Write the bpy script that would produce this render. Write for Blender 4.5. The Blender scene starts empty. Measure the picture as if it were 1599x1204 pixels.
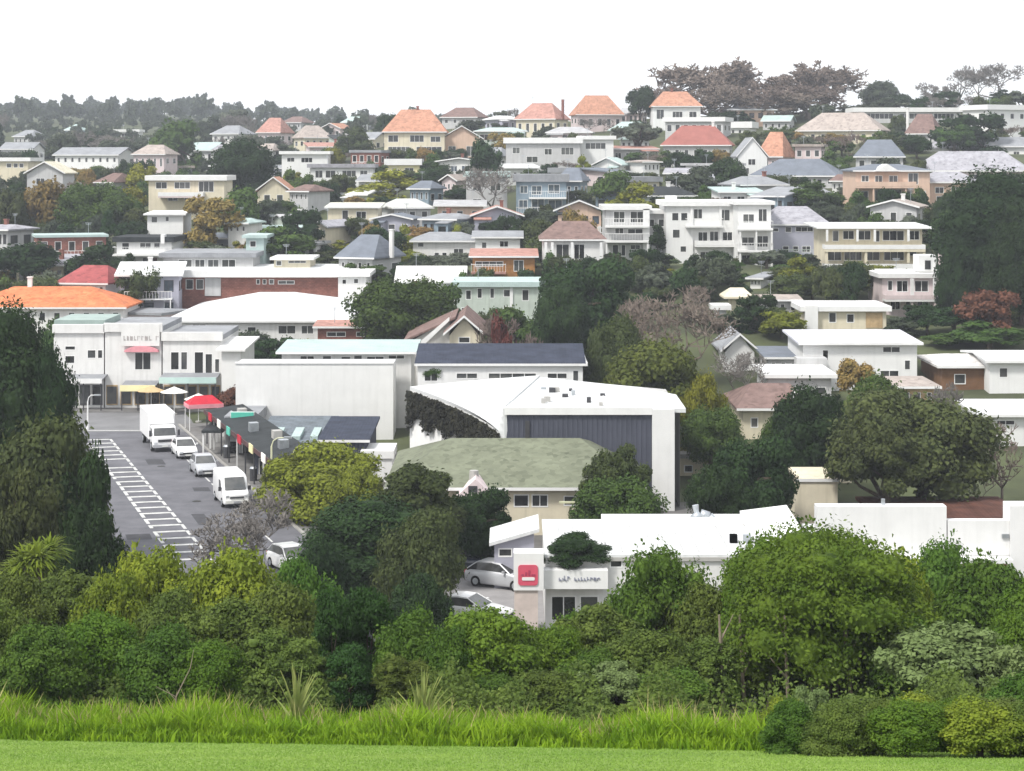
import bpy, bmesh, math, random
import numpy as np
from mathutils import Vector, Matrix

S = bpy.context.scene
COL = S.collection
R = math.radians
rnd = random.Random(7)

# ------------------------------------------------------------------ camera, sky, sun
F, CX, HY, CZ = 3000.0, 799.5, 250.0, 25.0      # focal length in photo pixels, principal column, horizon row, eye height
cam_d = bpy.data.cameras.new('camera'); cam = bpy.data.objects.new('camera', cam_d); COL.objects.link(cam)
cam.location = (0, 0, CZ); cam.rotation_euler = (R(90), 0, 0)
cam_d.sensor_width = 36; cam_d.lens = 36 * F / 1599.0
cam_d.shift_y = -(602 - HY) / 1599.0
cam_d.clip_start = 0.5; cam_d.clip_end = 6000
S.camera = cam

SUN_EL, SUN_AZ = 52, 226         # sun behind and to the left of the camera
w = bpy.data.worlds.new('World'); S.world = w; w.use_nodes = True
nt = w.node_tree; nt.nodes.clear()
sky = nt.nodes.new('ShaderNodeTexSky'); sky.sky_type = 'NISHITA'; sky.sun_disc = False
sky.sun_elevation = R(SUN_EL); sky.sun_rotation = R(SUN_AZ)
sky.air_density = 1.5; sky.dust_density = 4
mixw = nt.nodes.new('ShaderNodeMix'); mixw.data_type = 'RGBA'
mixw.inputs[0].default_value = 0.86                                # closed overcast deck
mixw.inputs[7].default_value = (9.0, 9.15, 9.4, 1)
bg = nt.nodes.new('ShaderNodeBackground'); bg.inputs[1].default_value = 0.122
wo = nt.nodes.new('ShaderNodeOutputWorld')
nt.links.new(sky.outputs[0], mixw.inputs[6]); nt.links.new(mixw.outputs[2], bg.inputs[0]); nt.links.new(bg.outputs[0], wo.inputs[0])

sd = bpy.data.lights.new('sun', 'SUN'); sd.energy = 3.1; sd.angle = R(10); sd.color = (1, 0.97, 0.92)
sun = bpy.data.objects.new('sun', sd); COL.objects.link(sun)
_d = Vector((math.sin(R(SUN_AZ)) * math.cos(R(SUN_EL)), math.cos(R(SUN_AZ)) * math.cos(R(SUN_EL)), math.sin(R(SUN_EL))))
sun.rotation_euler = _d.to_track_quat('Z', 'Y').to_euler(); sun.location = (-60, -60, 120)

S.view_settings.view_transform = 'Standard'; S.view_settings.look = 'None'
S.view_settings.exposure = 0.42; S.view_settings.gamma = 1.0; S.view_settings.use_curve_mapping = False
S.cycles.max_bounces = 6; S.cycles.diffuse_bounces = 3; S.cycles.glossy_bounces = 2
S.cycles.transmission_bounces = 3; S.cycles.volume_bounces = 0; S.cycles.transparent_max_bounces = 4
S.cycles.use_denoising = True
HAZE = 0.00031

def W(px, py, Y):
    return Vector(((px - CX) / F * Y, Y, CZ - (py - HY) / F * Y))

# ------------------------------------------------------------------ materials
_M = {}
def mat(key, col, rough=0.8, var=0.12, scale=1.2, pattern=None, pscale=1.0, bump=0.3, spec=0.15, metal=0.0, col2=None, rvar=0.0, trans=0.0, streak=0.0):
    """procedural material. pattern: None / boards / tiles / ribs / blocks"""
    if key in _M: return _M[key]
    m = bpy.data.materials.new(key); m.use_nodes = True; t = m.node_tree; t.nodes.clear()
    N = t.nodes.new; L = t.links.new
    out = N('ShaderNodeOutputMaterial'); b = N('ShaderNodeBsdfPrincipled')
    b.inputs['Roughness'].default_value = rough; b.inputs['Metallic'].default_value = metal
    b.inputs['Specular IOR Level'].default_value = spec
    tc = N('ShaderNodeTexCoord'); src = tc.outputs['Object']
    no = N('ShaderNodeTexNoise'); no.inputs['Scale'].default_value = scale; no.inputs['Detail'].default_value = 6; no.inputs['Roughness'].default_value = 0.65
    L(src, no.inputs['Vector'])
    c2 = col2 if col2 else tuple(c * (1 - 2.2 * var) for c in col)
    mr = N('ShaderNodeMapRange'); mr.inputs[1].default_value = 0.32; mr.inputs[2].default_value = 0.68
    L(no.outputs[0], mr.inputs[0])
    mx = N('ShaderNodeMix'); mx.data_type = 'RGBA'
    mx.inputs[6].default_value = (*c2, 1); mx.inputs[7].default_value = (*col, 1)
    L(mr.outputs[0], mx.inputs[0]); cur = mx.outputs[2]
    h = None
    sx = N('ShaderNodeSeparateXYZ'); L(src, sx.inputs[0])
    def math_(op, a, bb=None, c=None):
        n = N('ShaderNodeMath'); n.operation = op
        for i, v in enumerate((a, bb, c)):
            if v is None: continue
            if isinstance(v, (int, float)): n.inputs[i].default_value = v
            else: L(v, n.inputs[i])
        return n.outputs[0]
    if pattern == 'boards':
        h = math_('FRACT', math_('MULTIPLY', sx.outputs[2], 1 / (0.2 * pscale)))
    elif pattern == 'tiles':
        zf = math_('MULTIPLY', sx.outputs[2], 1 / (0.16 * pscale))
        h = math_('FRACT', zf)
        vo = N('ShaderNodeTexVoronoi'); vo.inputs['Scale'].default_value = 2.4 / pscale; L(src, vo.inputs['Vector'])
        mv = N('ShaderNodeMix'); mv.data_type = 'RGBA'; mv.blend_type = 'MULTIPLY'; mv.inputs[0].default_value = 0.35
        L(cur, mv.inputs[6]); L(vo.outputs['Color'], mv.inputs[7]); 
        hs = N('ShaderNodeHueSaturation'); hs.inputs['Saturation'].default_value = 0.0; hs.inputs['Value'].default_value = 1.5
        L(vo.outputs['Color'], hs.inputs['Color']); L(hs.outputs[0], mv.inputs[7]); cur = mv.outputs[2]
    elif pattern == 'ribs':
        a = math_('SINE', math_('MULTIPLY', sx.outputs[0], 6.283 / (0.5 * pscale)))
        h = math_('POWER', math_('ABSOLUTE', a), 6.0)
    elif pattern == 'blocks':
        br = N('ShaderNodeTexBrick'); br.inputs['Scale'].default_value = 1.0
        br.inputs['Brick Width'].default_value = 0.4 * pscale; br.inputs['Row Height'].default_value = 0.2 * pscale
        br.inputs['Mortar Size'].default_value = 0.02
        mp = N('ShaderNodeMapping'); mp.inputs['Rotation'].default_value = (R(90), 0, 0); L(src, mp.inputs[0]); L(mp.outputs[0], br.inputs['Vector'])
        br.inputs['Color1'].default_value = (1, 1, 1, 1); br.inputs['Color2'].default_value = (.75, .75, .75, 1); br.inputs['Mortar'].default_value = (.6, .6, .6, 1)
        mv = N('ShaderNodeMix'); mv.data_type = 'RGBA'; mv.blend_type = 'MULTIPLY'; mv.inputs[0].default_value = 1
        L(cur, mv.inputs[6]); L(br.outputs[0], mv.inputs[7]); cur = mv.outputs[2]; h = br.outputs['Fac']
    if streak:
        mp2 = N('ShaderNodeMapping'); mp2.inputs['Scale'].default_value = (1.6, 1.6, 0.12); L(src, mp2.inputs[0])
        n3 = N('ShaderNodeTexNoise'); n3.inputs['Scale'].default_value = 1.5; n3.inputs['Detail'].default_value = 4; L(mp2.outputs[0], n3.inputs['Vector'])
        r3 = N('ShaderNodeMapRange'); r3.inputs[1].default_value = 0.48; r3.inputs[2].default_value = 0.8; r3.inputs[4].default_value = streak; L(n3.outputs[0], r3.inputs[0])
        ms = N('ShaderNodeMix'); ms.data_type = 'RGBA'; L(r3.outputs[0], ms.inputs[0]); L(cur, ms.inputs[6]); ms.inputs[7].default_value = (col[0] * .42, col[1] * .42, col[2] * .4, 1)
        cur = ms.outputs[2]
    if rvar:
        oi = N('ShaderNodeObjectInfo')
        hv = N('ShaderNodeHueSaturation')
        r1 = N('ShaderNodeMapRange'); r1.inputs[3].default_value = 1 - rvar; r1.inputs[4].default_value = 1 + rvar; L(oi.outputs['Random'], r1.inputs[0]); L(r1.outputs[0], hv.inputs['Value'])
        r2 = N('ShaderNodeMapRange'); r2.inputs[3].default_value = 0.5 - rvar * .06; r2.inputs[4].default_value = 0.5 + rvar * .06
        mm = math_('FRACT', math_('MULTIPLY', oi.outputs['Random'], 7.31)); L(mm, r2.inputs[0]); L(r2.outputs[0], hv.inputs['Hue'])
        L(cur, hv.inputs['Color']); cur = hv.outputs[0]
    L(cur, b.inputs['Base Color'])
    if h is not None and bump:
        bp = N('ShaderNodeBump'); bp.inputs['Strength'].default_value = bump; bp.inputs['Distance'].default_value = 0.05
        L(h, bp.inputs['Height']); L(bp.outputs[0], b.inputs['Normal'])
    sh = b.outputs[0]
    if trans:
        tr = N('ShaderNodeBsdfTranslucent'); L(cur, tr.inputs[0]); ms = N('ShaderNodeMixShader'); ms.inputs[0].default_value = trans
        L(sh, ms.inputs[1]); L(tr.outputs[0], ms.inputs[2]); sh = ms.outputs[0]
    L(sh, out.inputs['Surface'])
    _M[key] = m
    return m

white = mat('white_paint', (.71, .71, .70), .7, .04, .7, streak=.14)
white2 = mat('white_plaster', (.70, .695, .68), .8, .07, .5, streak=.28)
cream = mat('cream_plaster', (.66, .60, .46), .8, .08, .6, streak=.35)
peach = mat('peach_plaster', (.62, .45, .35), .8, .08, .6, streak=.3)
palegrey = mat('pale_grey_wall', (.50, .50, .50), .8, .08, .6, streak=.3)
lilac = mat('lilac_grey_boards', (.40, .40, .47), .8, .06, .6, 'boards')
palegreen = mat('pale_green_boards', (.52, .58, .52), .75, .1, .6, 'boards', streak=.4)
bluegrey = mat('blue_grey_wall', (.25, .32, .38), .7, .12, .6, 'boards')
pinkw = mat('pale_pink_wall', (.66, .56, .56), .8, .08, .6, streak=.3)
brick = mat('brick_wall', (.32, .14, .11), .9, .15, 1.0, 'blocks')
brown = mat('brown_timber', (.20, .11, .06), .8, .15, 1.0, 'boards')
tanw = mat('tan_shopfront', (.50, .36, .20), .7, .2, 1.5)
darkwall = mat('dark_grey_cladding', (.075, .08, .105), .85, .10, .5, 'ribs', 1.4, bump=.6, spec=.1)
r_orange = mat('orange_roof_tiles', (.60, .20, .09), .8, .16, .8, 'tiles')
r_terra = mat('terracotta_roof_tiles', (.45, .235, .16), .8, .15, .8, 'tiles')
r_red = mat('red_roof_iron', (.32, .125, .105), .7, .12, .6, 'ribs')
r_pink = mat('faded_pink_roof_tiles', (.42, .23, .19), .8, .15, .8, 'tiles')
r_brown = mat('brown_roof_tiles', (.20, .135, .12), .85, .15, .8, 'tiles')
r_grey = mat('grey_roof_iron', (.30, .31, .33), .6, .15, .5, 'ribs', streak=.3)
r_blue = mat('blue_grey_roof_iron', (.17, .19, .225), .7, .14, .5, 'ribs')
r_navy = mat('navy_roof_iron', (.05, .058, .085), .85, .2, .8, 'ribs', spec=.1)
r_white = mat('white_roof_membrane', (.64, .65, .65), .7, .07, .35, 'ribs', 2.5, bump=.4, streak=.2)
r_green = mat('grey_green_roof_tiles', (.17, .185, .13), .9, .12, .35, 'tiles', .9, bump=.5)
r_teal = mat('pale_teal_roof', (.42, .52, .50), .6, .1, .5, 'ribs')
r_taupe = mat('taupe_roof_tiles', (.37, .32, .29), .8, .12, .8, 'tiles')
r_lilac = mat('lilac_grey_roof', (.33, .325, .355), .7, .12, .6, 'tiles')
r_dark = mat('charcoal_roof_iron', (.035, .040, .043), .7, .25, .6, 'ribs')
glass = mat('window_glass', (.014, .017, .021), .12, .3, .5, spec=.6, col2=(.075, .075, .07), rvar=.75)
glassb = mat('blue_window_glass', (.10, .13, .17), .12, .3, .8, spec=.6)
frame_w = mat('window_frame_white', (.75, .75, .74), .5, .04)
frame_d = mat('window_frame_dark', (.06, .06, .065), .5, .1)
fascia = mat('fascia_white', (.72, .72, .71), .5, .05)
concrete = mat('concrete', (.42, .41, .39), .9, .12, .8, streak=.3)
steel = mat('galvanised_steel', (.50, .53, .56), .35, .12, 3.0, metal=.7)
pole_m = mat('pole_paint', (.45, .50, .46), .5, .1)
pole_y = mat('cream_pole_paint', (.62, .62, .42), .5, .1)
rubber = mat('tyre_rubber', (.02, .02, .02), .9, .1)
carwhite = mat('car_white_paint', (.80, .80, .80), .25, .02, 2, spec=.6)
carsilver = mat('car_silver_paint', (.50, .51, .53), .3, .05, 2, metal=.3, spec=.6)
cardark = mat('car_dark_paint', (.03, .035, .05), .25, .1, 2, spec=.6)
lampglass = mat('headlight_glass', (.6, .62, .65), .1, .1, 6, spec=.7)
plate_m = mat('number_plate_blank', (.7, .7, .66), .5, .02)
red_m = mat('red_awning_canvas', (.50, .03, .05), .8, .15, 2)
pinkc = mat('pink_canvas_edge', (.70, .30, .34), .8, .1, 2)
canv = mat('white_canvas', (.78, .76, .72), .8, .06, 2)
teal_m = mat('turquoise_sign_panel', (.10, .48, .37), .5, .08, 2)
yel_m = mat('pale_yellow_fascia', (.78, .72, .42), .6, .06)
signred = mat('sign_red', (.58, .09, .14), .5, .05, 2)
signtext = mat('sign_lettering_slate', (.22, .23, .30), .6, .05)
bark = mat('bark', (.10, .08, .06), .95, .25, 2.5)
bark_pale = mat('pale_bark', (.30, .25, .19), .95, .25, 2.5)
twig = mat('twig_brown', (.215, .172, .145), .95, .2, 1.0, rvar=.15)
twig_grey = mat('twig_grey', (.20, .185, .17), .95, .2, 1.0, rvar=.15)
def leafm(key, c, c2, rv=.22, tr=.25, sc=.9):
    return mat(key, c, .6, .2, sc, col2=c2, rvar=rv, trans=tr, spec=.06)
lf_dark = leafm('leaf_dark_green', (.038, .072, .022), (.012, .026, .010))
lf_mid = leafm('leaf_mid_green', (.085, .14, .030), (.032, .06, .018))
lf_olive = leafm('leaf_olive', (.088, .108, .036), (.035, .048, .018))
lf_yel = leafm('leaf_yellow_green', (.25, .27, .03), (.12, .13, .02))
lf_gold = leafm('leaf_golden', (.30, .20, .07), (.15, .12, .04))
lf_grey = leafm('leaf_grey_green', (.15, .17, .12), (.07, .085, .06))
lf_far = leafm('leaf_dull_green', (.080, .10, .058), (.04, .052, .036))
lf_rust = leafm('leaf_rust', (.18, .07, .05), (.09, .04, .03))
n_brt = leafm('leaf_fresh_green', (.14, .22, .026), (.055, .11, .014), .15, .3, .8)
n_mid = leafm('leaf_shrub_green', (.11, .19, .03), (.035, .08, .014), .15, .3, .9)
n_lime = leafm('leaf_lime', (.23, .28, .03), (.10, .15, .02), .15, .3, .9)
n_olive = leafm('leaf_shrub_olive', (.145, .195, .04), (.05, .08, .018), .15, .3, 1.2)
n_pale = leafm('leaf_silvery', (.20, .27, .10), (.10, .14, .05), .15, .3, 1.8)
grass_m = leafm('long_grass', (.24, .36, .022), (.10, .20, .012), .1, .3, 1.1)
lawn_blade = leafm('lawn_grass', (.25, .36, .075), (.16, .27, .045), .05, .3, .35)
flax_m = leafm('flax_leaf', (.34, .36, .13), (.20, .25, .07), .15, .3, 1.5)

# ------------------------------------------------------------------ mesh building
class MB:
    def __init__(s): s.v = []; s.f = []
    def add(s, vs, fs):
        o = len(s.v); s.v += [tuple(p) for p in vs]; s.f += [tuple(o + i for i in f) for f in fs]; return s
    def box(s, x0, x1, y0, y1, z0, z1):
        return s.add([(x0, y0, z0), (x1, y0, z0), (x1, y1, z0), (x0, y1, z0), (x0, y0, z1), (x1, y0, z1), (x1, y1, z1), (x0, y1, z1)],
                     [(0, 3, 2, 1), (4, 5, 6, 7), (0, 1, 5, 4), (1, 2, 6, 5), (2, 3, 7, 6), (3, 0, 4, 7)])
    def prism(s, poly, d):
        """extrude a planar polygon (list of 3D points) by vector d"""
        n = len(poly); d = Vector(d); a = [Vector(p) for p in poly]; b = [p + d for p in a]
        return s.add(a + b, [tuple(range(n))[::-1], tuple(range(n, 2 * n))] + [(i, (i + 1) % n, n + (i + 1) % n, n + i) for i in range(n)])
    def tube(s, p0, p1, r0, r1=None, n=6):
        r1 = r0 if r1 is None else r1
        p0 = Vector(p0); p1 = Vector(p1); d = (p1 - p0)
        if d.length < 1e-6: return s
        q = d.to_track_quat('Z', 'Y'); vs = []
        for p, r in ((p0, r0), (p1, r1)):
            for k in range(n):
                a = 2 * math.pi * k / n; vs.append(p + q @ Vector((math.cos(a) * r, math.sin(a) * r, 0)))
        return s.add(vs, [(k, (k + 1) % n, n + (k + 1) % n, n + k) for k in range(n)] + [tuple(range(n))[::-1], tuple(range(n, 2 * n))])
    def mesh(s, name, m):
        me = bpy.data.meshes.new(name); me.from_pydata(s.v, [], s.f); me.materials.append(m)
        bm = bmesh.new(); bm.from_mesh(me); bmesh.ops.recalc_face_normals(bm, faces=bm.faces[:]); bm.to_mesh(me); bm.free()
        return me
    def build(s, name, m, parent=None, smooth=False):
        if not s.v: return None
        me = s.mesh(name, m)
        if smooth: me.shade_smooth()
        return link(name, me, parent)

def link(name, me, parent=None):
    o = bpy.data.objects.new(name, me); COL.objects.link(o)
    if parent is not None: o.parent = parent
    return o
def tag(o, label=None, cat=None, group=None, kind=None):
    if label: o['label'] = label
    if cat: o['category'] = cat
    if group: o['group'] = group
    if kind: o['kind'] = kind
    return o
def empty(name, loc, rz=0.0, label=None, cat=None, group=None):
    o = bpy.data.objects.new(name, None); COL.objects.link(o); o.location = loc; o.rotation_euler = (0, 0, rz); o.empty_display_size = .5
    return tag(o, label, cat, group)
def copy_tree(o, parent=None):
    c = o.copy(); COL.objects.link(c)
    if parent is not None: c.parent = parent
    for ch in o.children: copy_tree(ch, c)
    return c

# ------------------------------------------------------------------ terrain
NEAR = [(-40, 34), (0, 23.4), (45, 11.4), (46, 11.25), (50, 10.4), (60, 8.0), (75, 4.4), (88, 1.2), (96, 0.0)]
COLS = {
 -700: NEAR + [(206, 0), (222, 3), (250, 8), (300, 11.5), (350, 15), (420, 18.5), (500, 23), (650, 33), (900, 44), (1300, 56), (3000, 20)],
 250: NEAR + [(200, 0), (212, 2), (250, 8), (300, 12), (350, 15.5), (420, 20), (500, 25), (650, 33.5), (900, 44), (1300, 56), (3000, 20)],
 800: NEAR + [(165, 0), (185, 1.5), (205, 4), (230, 8), (260, 12), (300, 16), (350, 20.5), (420, 28), (480, 34.5), (540, 36), (700, 36), (1300, 34), (3000, 10)],
 1400: NEAR + [(140, 0), (160, 1.6), (180, 3.6), (200, 6.5), (230, 11), (260, 15), (300, 19.5), (350, 25.5), (420, 33), (480, 37.5), (560, 38), (800, 34), (3000, 0)],
 2300: NEAR + [(140, 0), (160, 1.6), (180, 3.6), (200, 6.5), (230, 11), (260, 15), (300, 20), (350, 26), (420, 34), (480, 39), (560, 40), (800, 36), (3000, 0)],
}
_ck = sorted(COLS)
def base_z(x, Y):
    x = np.asarray(x, float); Y = np.asarray(Y, float)
    px = CX + x * F / np.maximum(Y, 30)
    prof = [np.interp(Y, [a for a, b in COLS[k]], [b for a, b in COLS[k]]) for k in _ck]
    z = prof[0].copy() if hasattr(prof[0], 'copy') else prof[0]
    z = np.where(px <= _ck[0], prof[0], 0.0)
    for i in range(len(_ck) - 1):
        t = np.clip((px - _ck[i]) / (_ck[i + 1] - _ck[i]), 0, 1); t = t * t * (3 - 2 * t)
        z = np.where((px > _ck[i]) & (px <= _ck[i + 1]), prof[i] * (1 - t) + prof[i + 1] * t, z)
    return np.where(px > _ck[-1], prof[-1], z)
PADS = []          # (x, Y, dz, radius)
def ground_z(x, Y):
    z = base_z(x, Y); x = np.asarray(x, float); Y = np.asarray(Y, float)
    sw = np.full(np.shape(z), 0.35); sd_ = np.zeros(np.shape(z))
    for (a, b, d, r) in PADS:
        wt = np.exp(-((x - a) ** 2 + ((Y - b) * 1.0) ** 2) / (2 * r * r)); sw = sw + wt; sd_ = sd_ + wt * d
    return z + sd_ / sw
def gz(x, Y): return float(ground_z(x, Y))

# ------------------------------------------------------------------ houses
RECTS = []      # (L, R, top, base, Y) protected in the scatter
MARKS = []      # (px, py, Y, phrase) landmarks for labels
FOOT = []       # (x, Y, radius)

def wall_with_holes(mb, hw, z0, z1, holes, y=0.0, rev=0.14):
    us = sorted({-hw, hw} | {a for h in holes for a in (h[0], h[2])}); vs = sorted({z0, z1} | {a for h in holes for a in (h[1], h[3])})
    for i in range(len(us) - 1):
        for j in range(len(vs) - 1):
            cu = (us[i] + us[i + 1]) / 2; cv = (vs[j] + vs[j + 1]) / 2
            if any(h[0] < cu < h[2] and h[1] < cv < h[3] for h in holes): continue
            mb.add([(us[i], y, vs[j]), (us[i + 1], y, vs[j]), (us[i + 1], y, vs[j + 1]), (us[i], y, vs[j + 1])], [(0, 1, 2, 3)])
    for (a, b, c, d) in holes:
        mb.add([(a, y, b), (c, y, b), (c, y, d), (a, y, d), (a, y + rev, b), (c, y + rev, b), (c, y + rev, d), (a, y + rev, d)],
               [(0, 4, 5, 1), (1, 5, 6, 2), (2, 6, 7, 3), (3, 7, 4, 0)])

def window(root, a, b, c, d, y=0.0, fm=None, gm=None, rev=0.14, mull=None, side=None):
    """window part (frame) with pane sub-part; hole a,b..c,d in the plane y; side: 'l'/'r' places it on a side wall"""
    fm = fm or frame_w; gm = gm or glass
    t = min(.07, (c - a) * .12, (d - b) * .15); m = MB(); y0, y1 = y - .02, y + rev * .8
    m.box(a, c, y0, y1, b, b + t); m.box(a, c, y0, y1, d - t, d); m.box(a, a + t, y0, y1, b + t, d - t); m.box(c - t, c, y0, y1, b + t, d - t)
    n = mull if mull is not None else max(0, int((c - a) / 1.1) - 0)
    for k in range(1, n + 1):
        u = a + (c - a) * k / (n + 1); m.box(u - t * .4, u + t * .4, y0 + .03, y1, b + t, d - t)
    p = MB(); p.box(a + t, c - t, y + rev * .55, y + rev * .7, b + t, d - t)
    wo_ = m.build('window', fm, root); po = p.build('pane', gm, wo_)
    return wo_

def roof_mesh(kind, x0, x1, y0, y1, ze, zr, th=.2, ridge_inset=None):
    """closed roof solid in local coordinates, eave underside at ze, ridge at zr"""
    m = MB()
    if kind == 'flat':
        m.box(x0, x1, y0, y1, ze, max(zr, ze + .12)); return m
    e = ze + th; w_, d_ = x1 - x0, y1 - y0
    if kind in ('hip', 'pyramid'):
        ym = (y0 + y1) / 2; xi = min(d_ / 2, w_ * .27) if ridge_inset is None else ridge_inset
        V = [(x0, y0, ze), (x1, y0, ze), (x1, y1, ze), (x0, y1, ze), (x0, y0, e), (x1, y0, e), (x1, y1, e), (x0, y1, e), (x0 + xi, ym, zr), (x1 - xi, ym, zr)]
        m.add(V, [(0, 3, 2, 1), (0, 1, 5, 4), (1, 2, 6, 5), (2, 3, 7, 6), (3, 0, 4, 7), (4, 5, 9, 8), (5, 6, 9), (6, 7, 8, 9), (7, 4, 8)])
        return m
    if kind == 'gablex':
        ym = (y0 + y1) / 2
        m.prism([(x0, y0, ze), (x0, ym, zr - th), (x0, y1, ze), (x0, y1, e), (x0, ym, zr), (x0, y0, e)], (w_, 0, 0)); return m
    if kind == 'gabley':
        xm = (x0 + x1) / 2
        m.prism([(x0, y0, ze), (xm, y0, zr - th), (x1, y0, ze), (x1, y0, e), (xm, y0, zr), (x0, y0, e)], (0, d_, 0)); return m
    if kind == 'mono':
        m.prism([(x0, y0, ze), (x0, y1, zr - th), (x0, y1, zr), (x0, y0, e)], (w_, 0, 0)); return m
    if kind == 'monox':     # rises towards the right
        m.prism([(x0, y0, ze), (x1, y0, zr - th), (x1, y0, zr), (x0, y0, e)], (0, d_, 0)); return m
    if kind == 'monol':     # rises towards the left
        m.prism([(x1, y0, ze), (x0, y0, zr - th), (x0, y0, zr), (x1, y0, e)], (0, d_, 0)); return m

class House:
    def __init__(s, name, phrase, label, L, Rr, base, eave, ridge, Y, depth=9, roof='hip', wm=white2, rm=r_grey, rot=0, over=.5, wins=(), fm=None, gm=None,
                 cat='house', group=None, pad=True, down=3.0, protect=.78, fas=None, sidew=0, reg=True, th=.2, inset=None):
        s.ppm = F / Y; s.Y = Y; s.base = base; s.cx = (L + Rr) / 2
        if rot == 0 and Y > 230 and wins and wins[0][0] == 'g': rot = (-24, 17, -11, 26, -18, 9)[int(L * 7 + base) % 6]; depth = min(depth, 8); sidew = 2
        c = math.cos(R(rot)); s.c = c; pw = (Rr - L) / s.ppm; ds = depth * abs(math.sin(R(rot))); s.w = max(pw - ds, pw * .55) / c
        s.cx += math.copysign(min(ds, pw * .45) / 2 * s.ppm, rot) if rot else 0
        s.hw = s.w / 2; s.d = depth; s.fm = fm; s.gm = gm
        loc = W(s.cx, base, Y); s.loc = loc
        s.root = empty(name, loc, R(rot), label, cat, group)
        s.h = (base - eave) / s.ppm
        gab = roof == 'gabley'
        if roof in ('flat',): s.zr = s.h + max(.14, (eave - ridge) / s.ppm)
        else:
            Yr = Y if gab else (Y + depth if roof in ('mono',) else (Y if roof in ('monox', 'monol') else Y + depth / 2))
            s.zr = CZ - (ridge - HY) * Yr / F - loc.z
            s.zr = max(s.zr, s.h + .5)
        holes = []
        for q in wins:
            if q[0] == 'g':          # grid: cols, rows, frac width, frac height, z0 fraction range
                _, nc, nr, fw, fh = q[:5]; st = s.h / nr; cw = s.w / nc
                for i in range(nc):
                    for j in range(nr):
                        u = -s.hw + (i + .5) * cw; v = (j + .55) * st
                        holes.append((u - cw * fw / 2, v - st * fh / 2, u + cw * fw / 2, v + st * fh / 2))
            else:
                a, b, c_, d_ = s.U(q[0]), s.V(q[3]), s.U(q[2]), s.V(q[1])
                holes.append((max(a, -s.hw + .1), max(b, .05), min(c_, s.hw - .1), min(d_, s.h - .08)))
        holes = [h for h in holes if h[2] - h[0] > .15 and h[3] - h[1] > .15]
        m = MB(); hw, z1 = s.hw, s.h
        wall_with_holes(m, hw, -down, z1, holes)
        m.add([(-hw, 0, -down), (-hw, depth, -down), (-hw, depth, z1), (-hw, 0, z1)], [(0, 1, 2, 3)])
        m.add([(hw, 0, -down), (hw, depth, -down), (hw, depth, z1), (hw, 0, z1)], [(0, 1, 2, 3)])
        m.add([(-hw, depth, -down), (hw, depth, -down), (hw, depth, z1), (-hw, depth, z1)], [(0, 1, 2, 3)])
        zi = s.zr - th - .03
        if roof == 'gabley':
            for y in (0, depth): m.add([(-hw, y, z1), (hw, y, z1), (0, y, zi)], [(0, 1, 2)])
        if roof == 'gablex':
            for x in (-hw, hw): m.add([(x, 0, z1), (x, depth, z1), (x, depth / 2, zi)], [(0, 1, 2)])
        if roof == 'mono':
            for x in (-hw, hw): m.add([(x, 0, z1), (x, depth, z1), (x, depth, zi)], [(0, 1, 2)])
            m.add([(-hw, depth, z1), (hw, depth, z1), (hw, depth, zi), (-hw, depth, zi)], [(0, 1, 2, 3)])
        if roof in ('monox', 'monol'):
            xx = hw if roof == 'monox' else -hw
            for y in (0, depth): m.add([(-hw, y, z1), (hw, y, z1), (xx, y, zi)], [(0, 1, 2)])
            m.add([(xx, 0, z1), (xx, depth, z1), (xx, depth, zi), (xx, 0, zi)], [(0, 1, 2, 3)])
        # ceiling slab closes the box
        m.add([(-hw, .02, z1 - .02), (hw, .02, z1 - .02), (hw, depth - .02, z1 - .02), (-hw, depth - .02, z1 - .02)], [(0, 1, 2, 3)])
        s.wall = link('wall', m.mesh('wall', wm), s.root)
        for h in holes: window(s.root, *h, fm=fm, gm=gm)
        sl = over
        ze = s.h + .015
        rmh = roof_mesh(roof, -hw - sl, hw + sl, -sl, depth + sl, ze - (0 if roof == 'flat' else 0.0), s.zr, th, inset)
        s.roof = rmh.build('roof', rm, s.root)
        if roof != 'flat':
            g = MB(); yy = -sl - .05; g.box(-hw - sl, hw + sl, yy, -sl - .003, ze - .02, ze + th * .9)
            if roof in ('hip', 'gablex', 'mono'): g.build('gutter', fas or fascia, s.roof)
            if roof == 'gabley':
                b = MB(); xm = 0
                for sx in (-1, 1):
                    b.prism([(sx * (hw + sl), -sl - .06, ze), (sx * (hw + sl), -sl - .06, ze + th * 1.1), (0, -sl - .06, s.zr + .02), (0, -sl - .06, s.zr - th)], (0, .055, 0))
                b.build('barge_board', fas or fascia, s.roof)
        elif fas:
            g = MB(); g.box(-hw - sl - .02, hw + sl + .02, -sl - .06, -sl - .003, ze - .05, s.zr + .03); g.build('fascia', fas, s.roof)
        for k in range(sidew):       # windows on both side walls, as proud framed units
            for sx in (-1, 1):
                y = depth * (k + .5) / sidew; ww = min(.8, depth / sidew * .3); zc = s.h - 1.3
                if zc < .6: continue
                f = MB(); x = sx * hw
                xa, xb = (x, x + .05) if sx > 0 else (x - .05, x)
                f.box(xa, xb, y - ww, y + ww, zc - .6, zc + .6)
                fo = f.build('window', fm or frame_w, s.root)
                p = MB(); xa, xb = (x + .052, x + .06) if sx > 0 else (x - .06, x - .052); p.box(xa, xb, y - ww + .07, y + ww - .07, zc - .53, zc + .53); p.build('pane', glass, fo)
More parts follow.
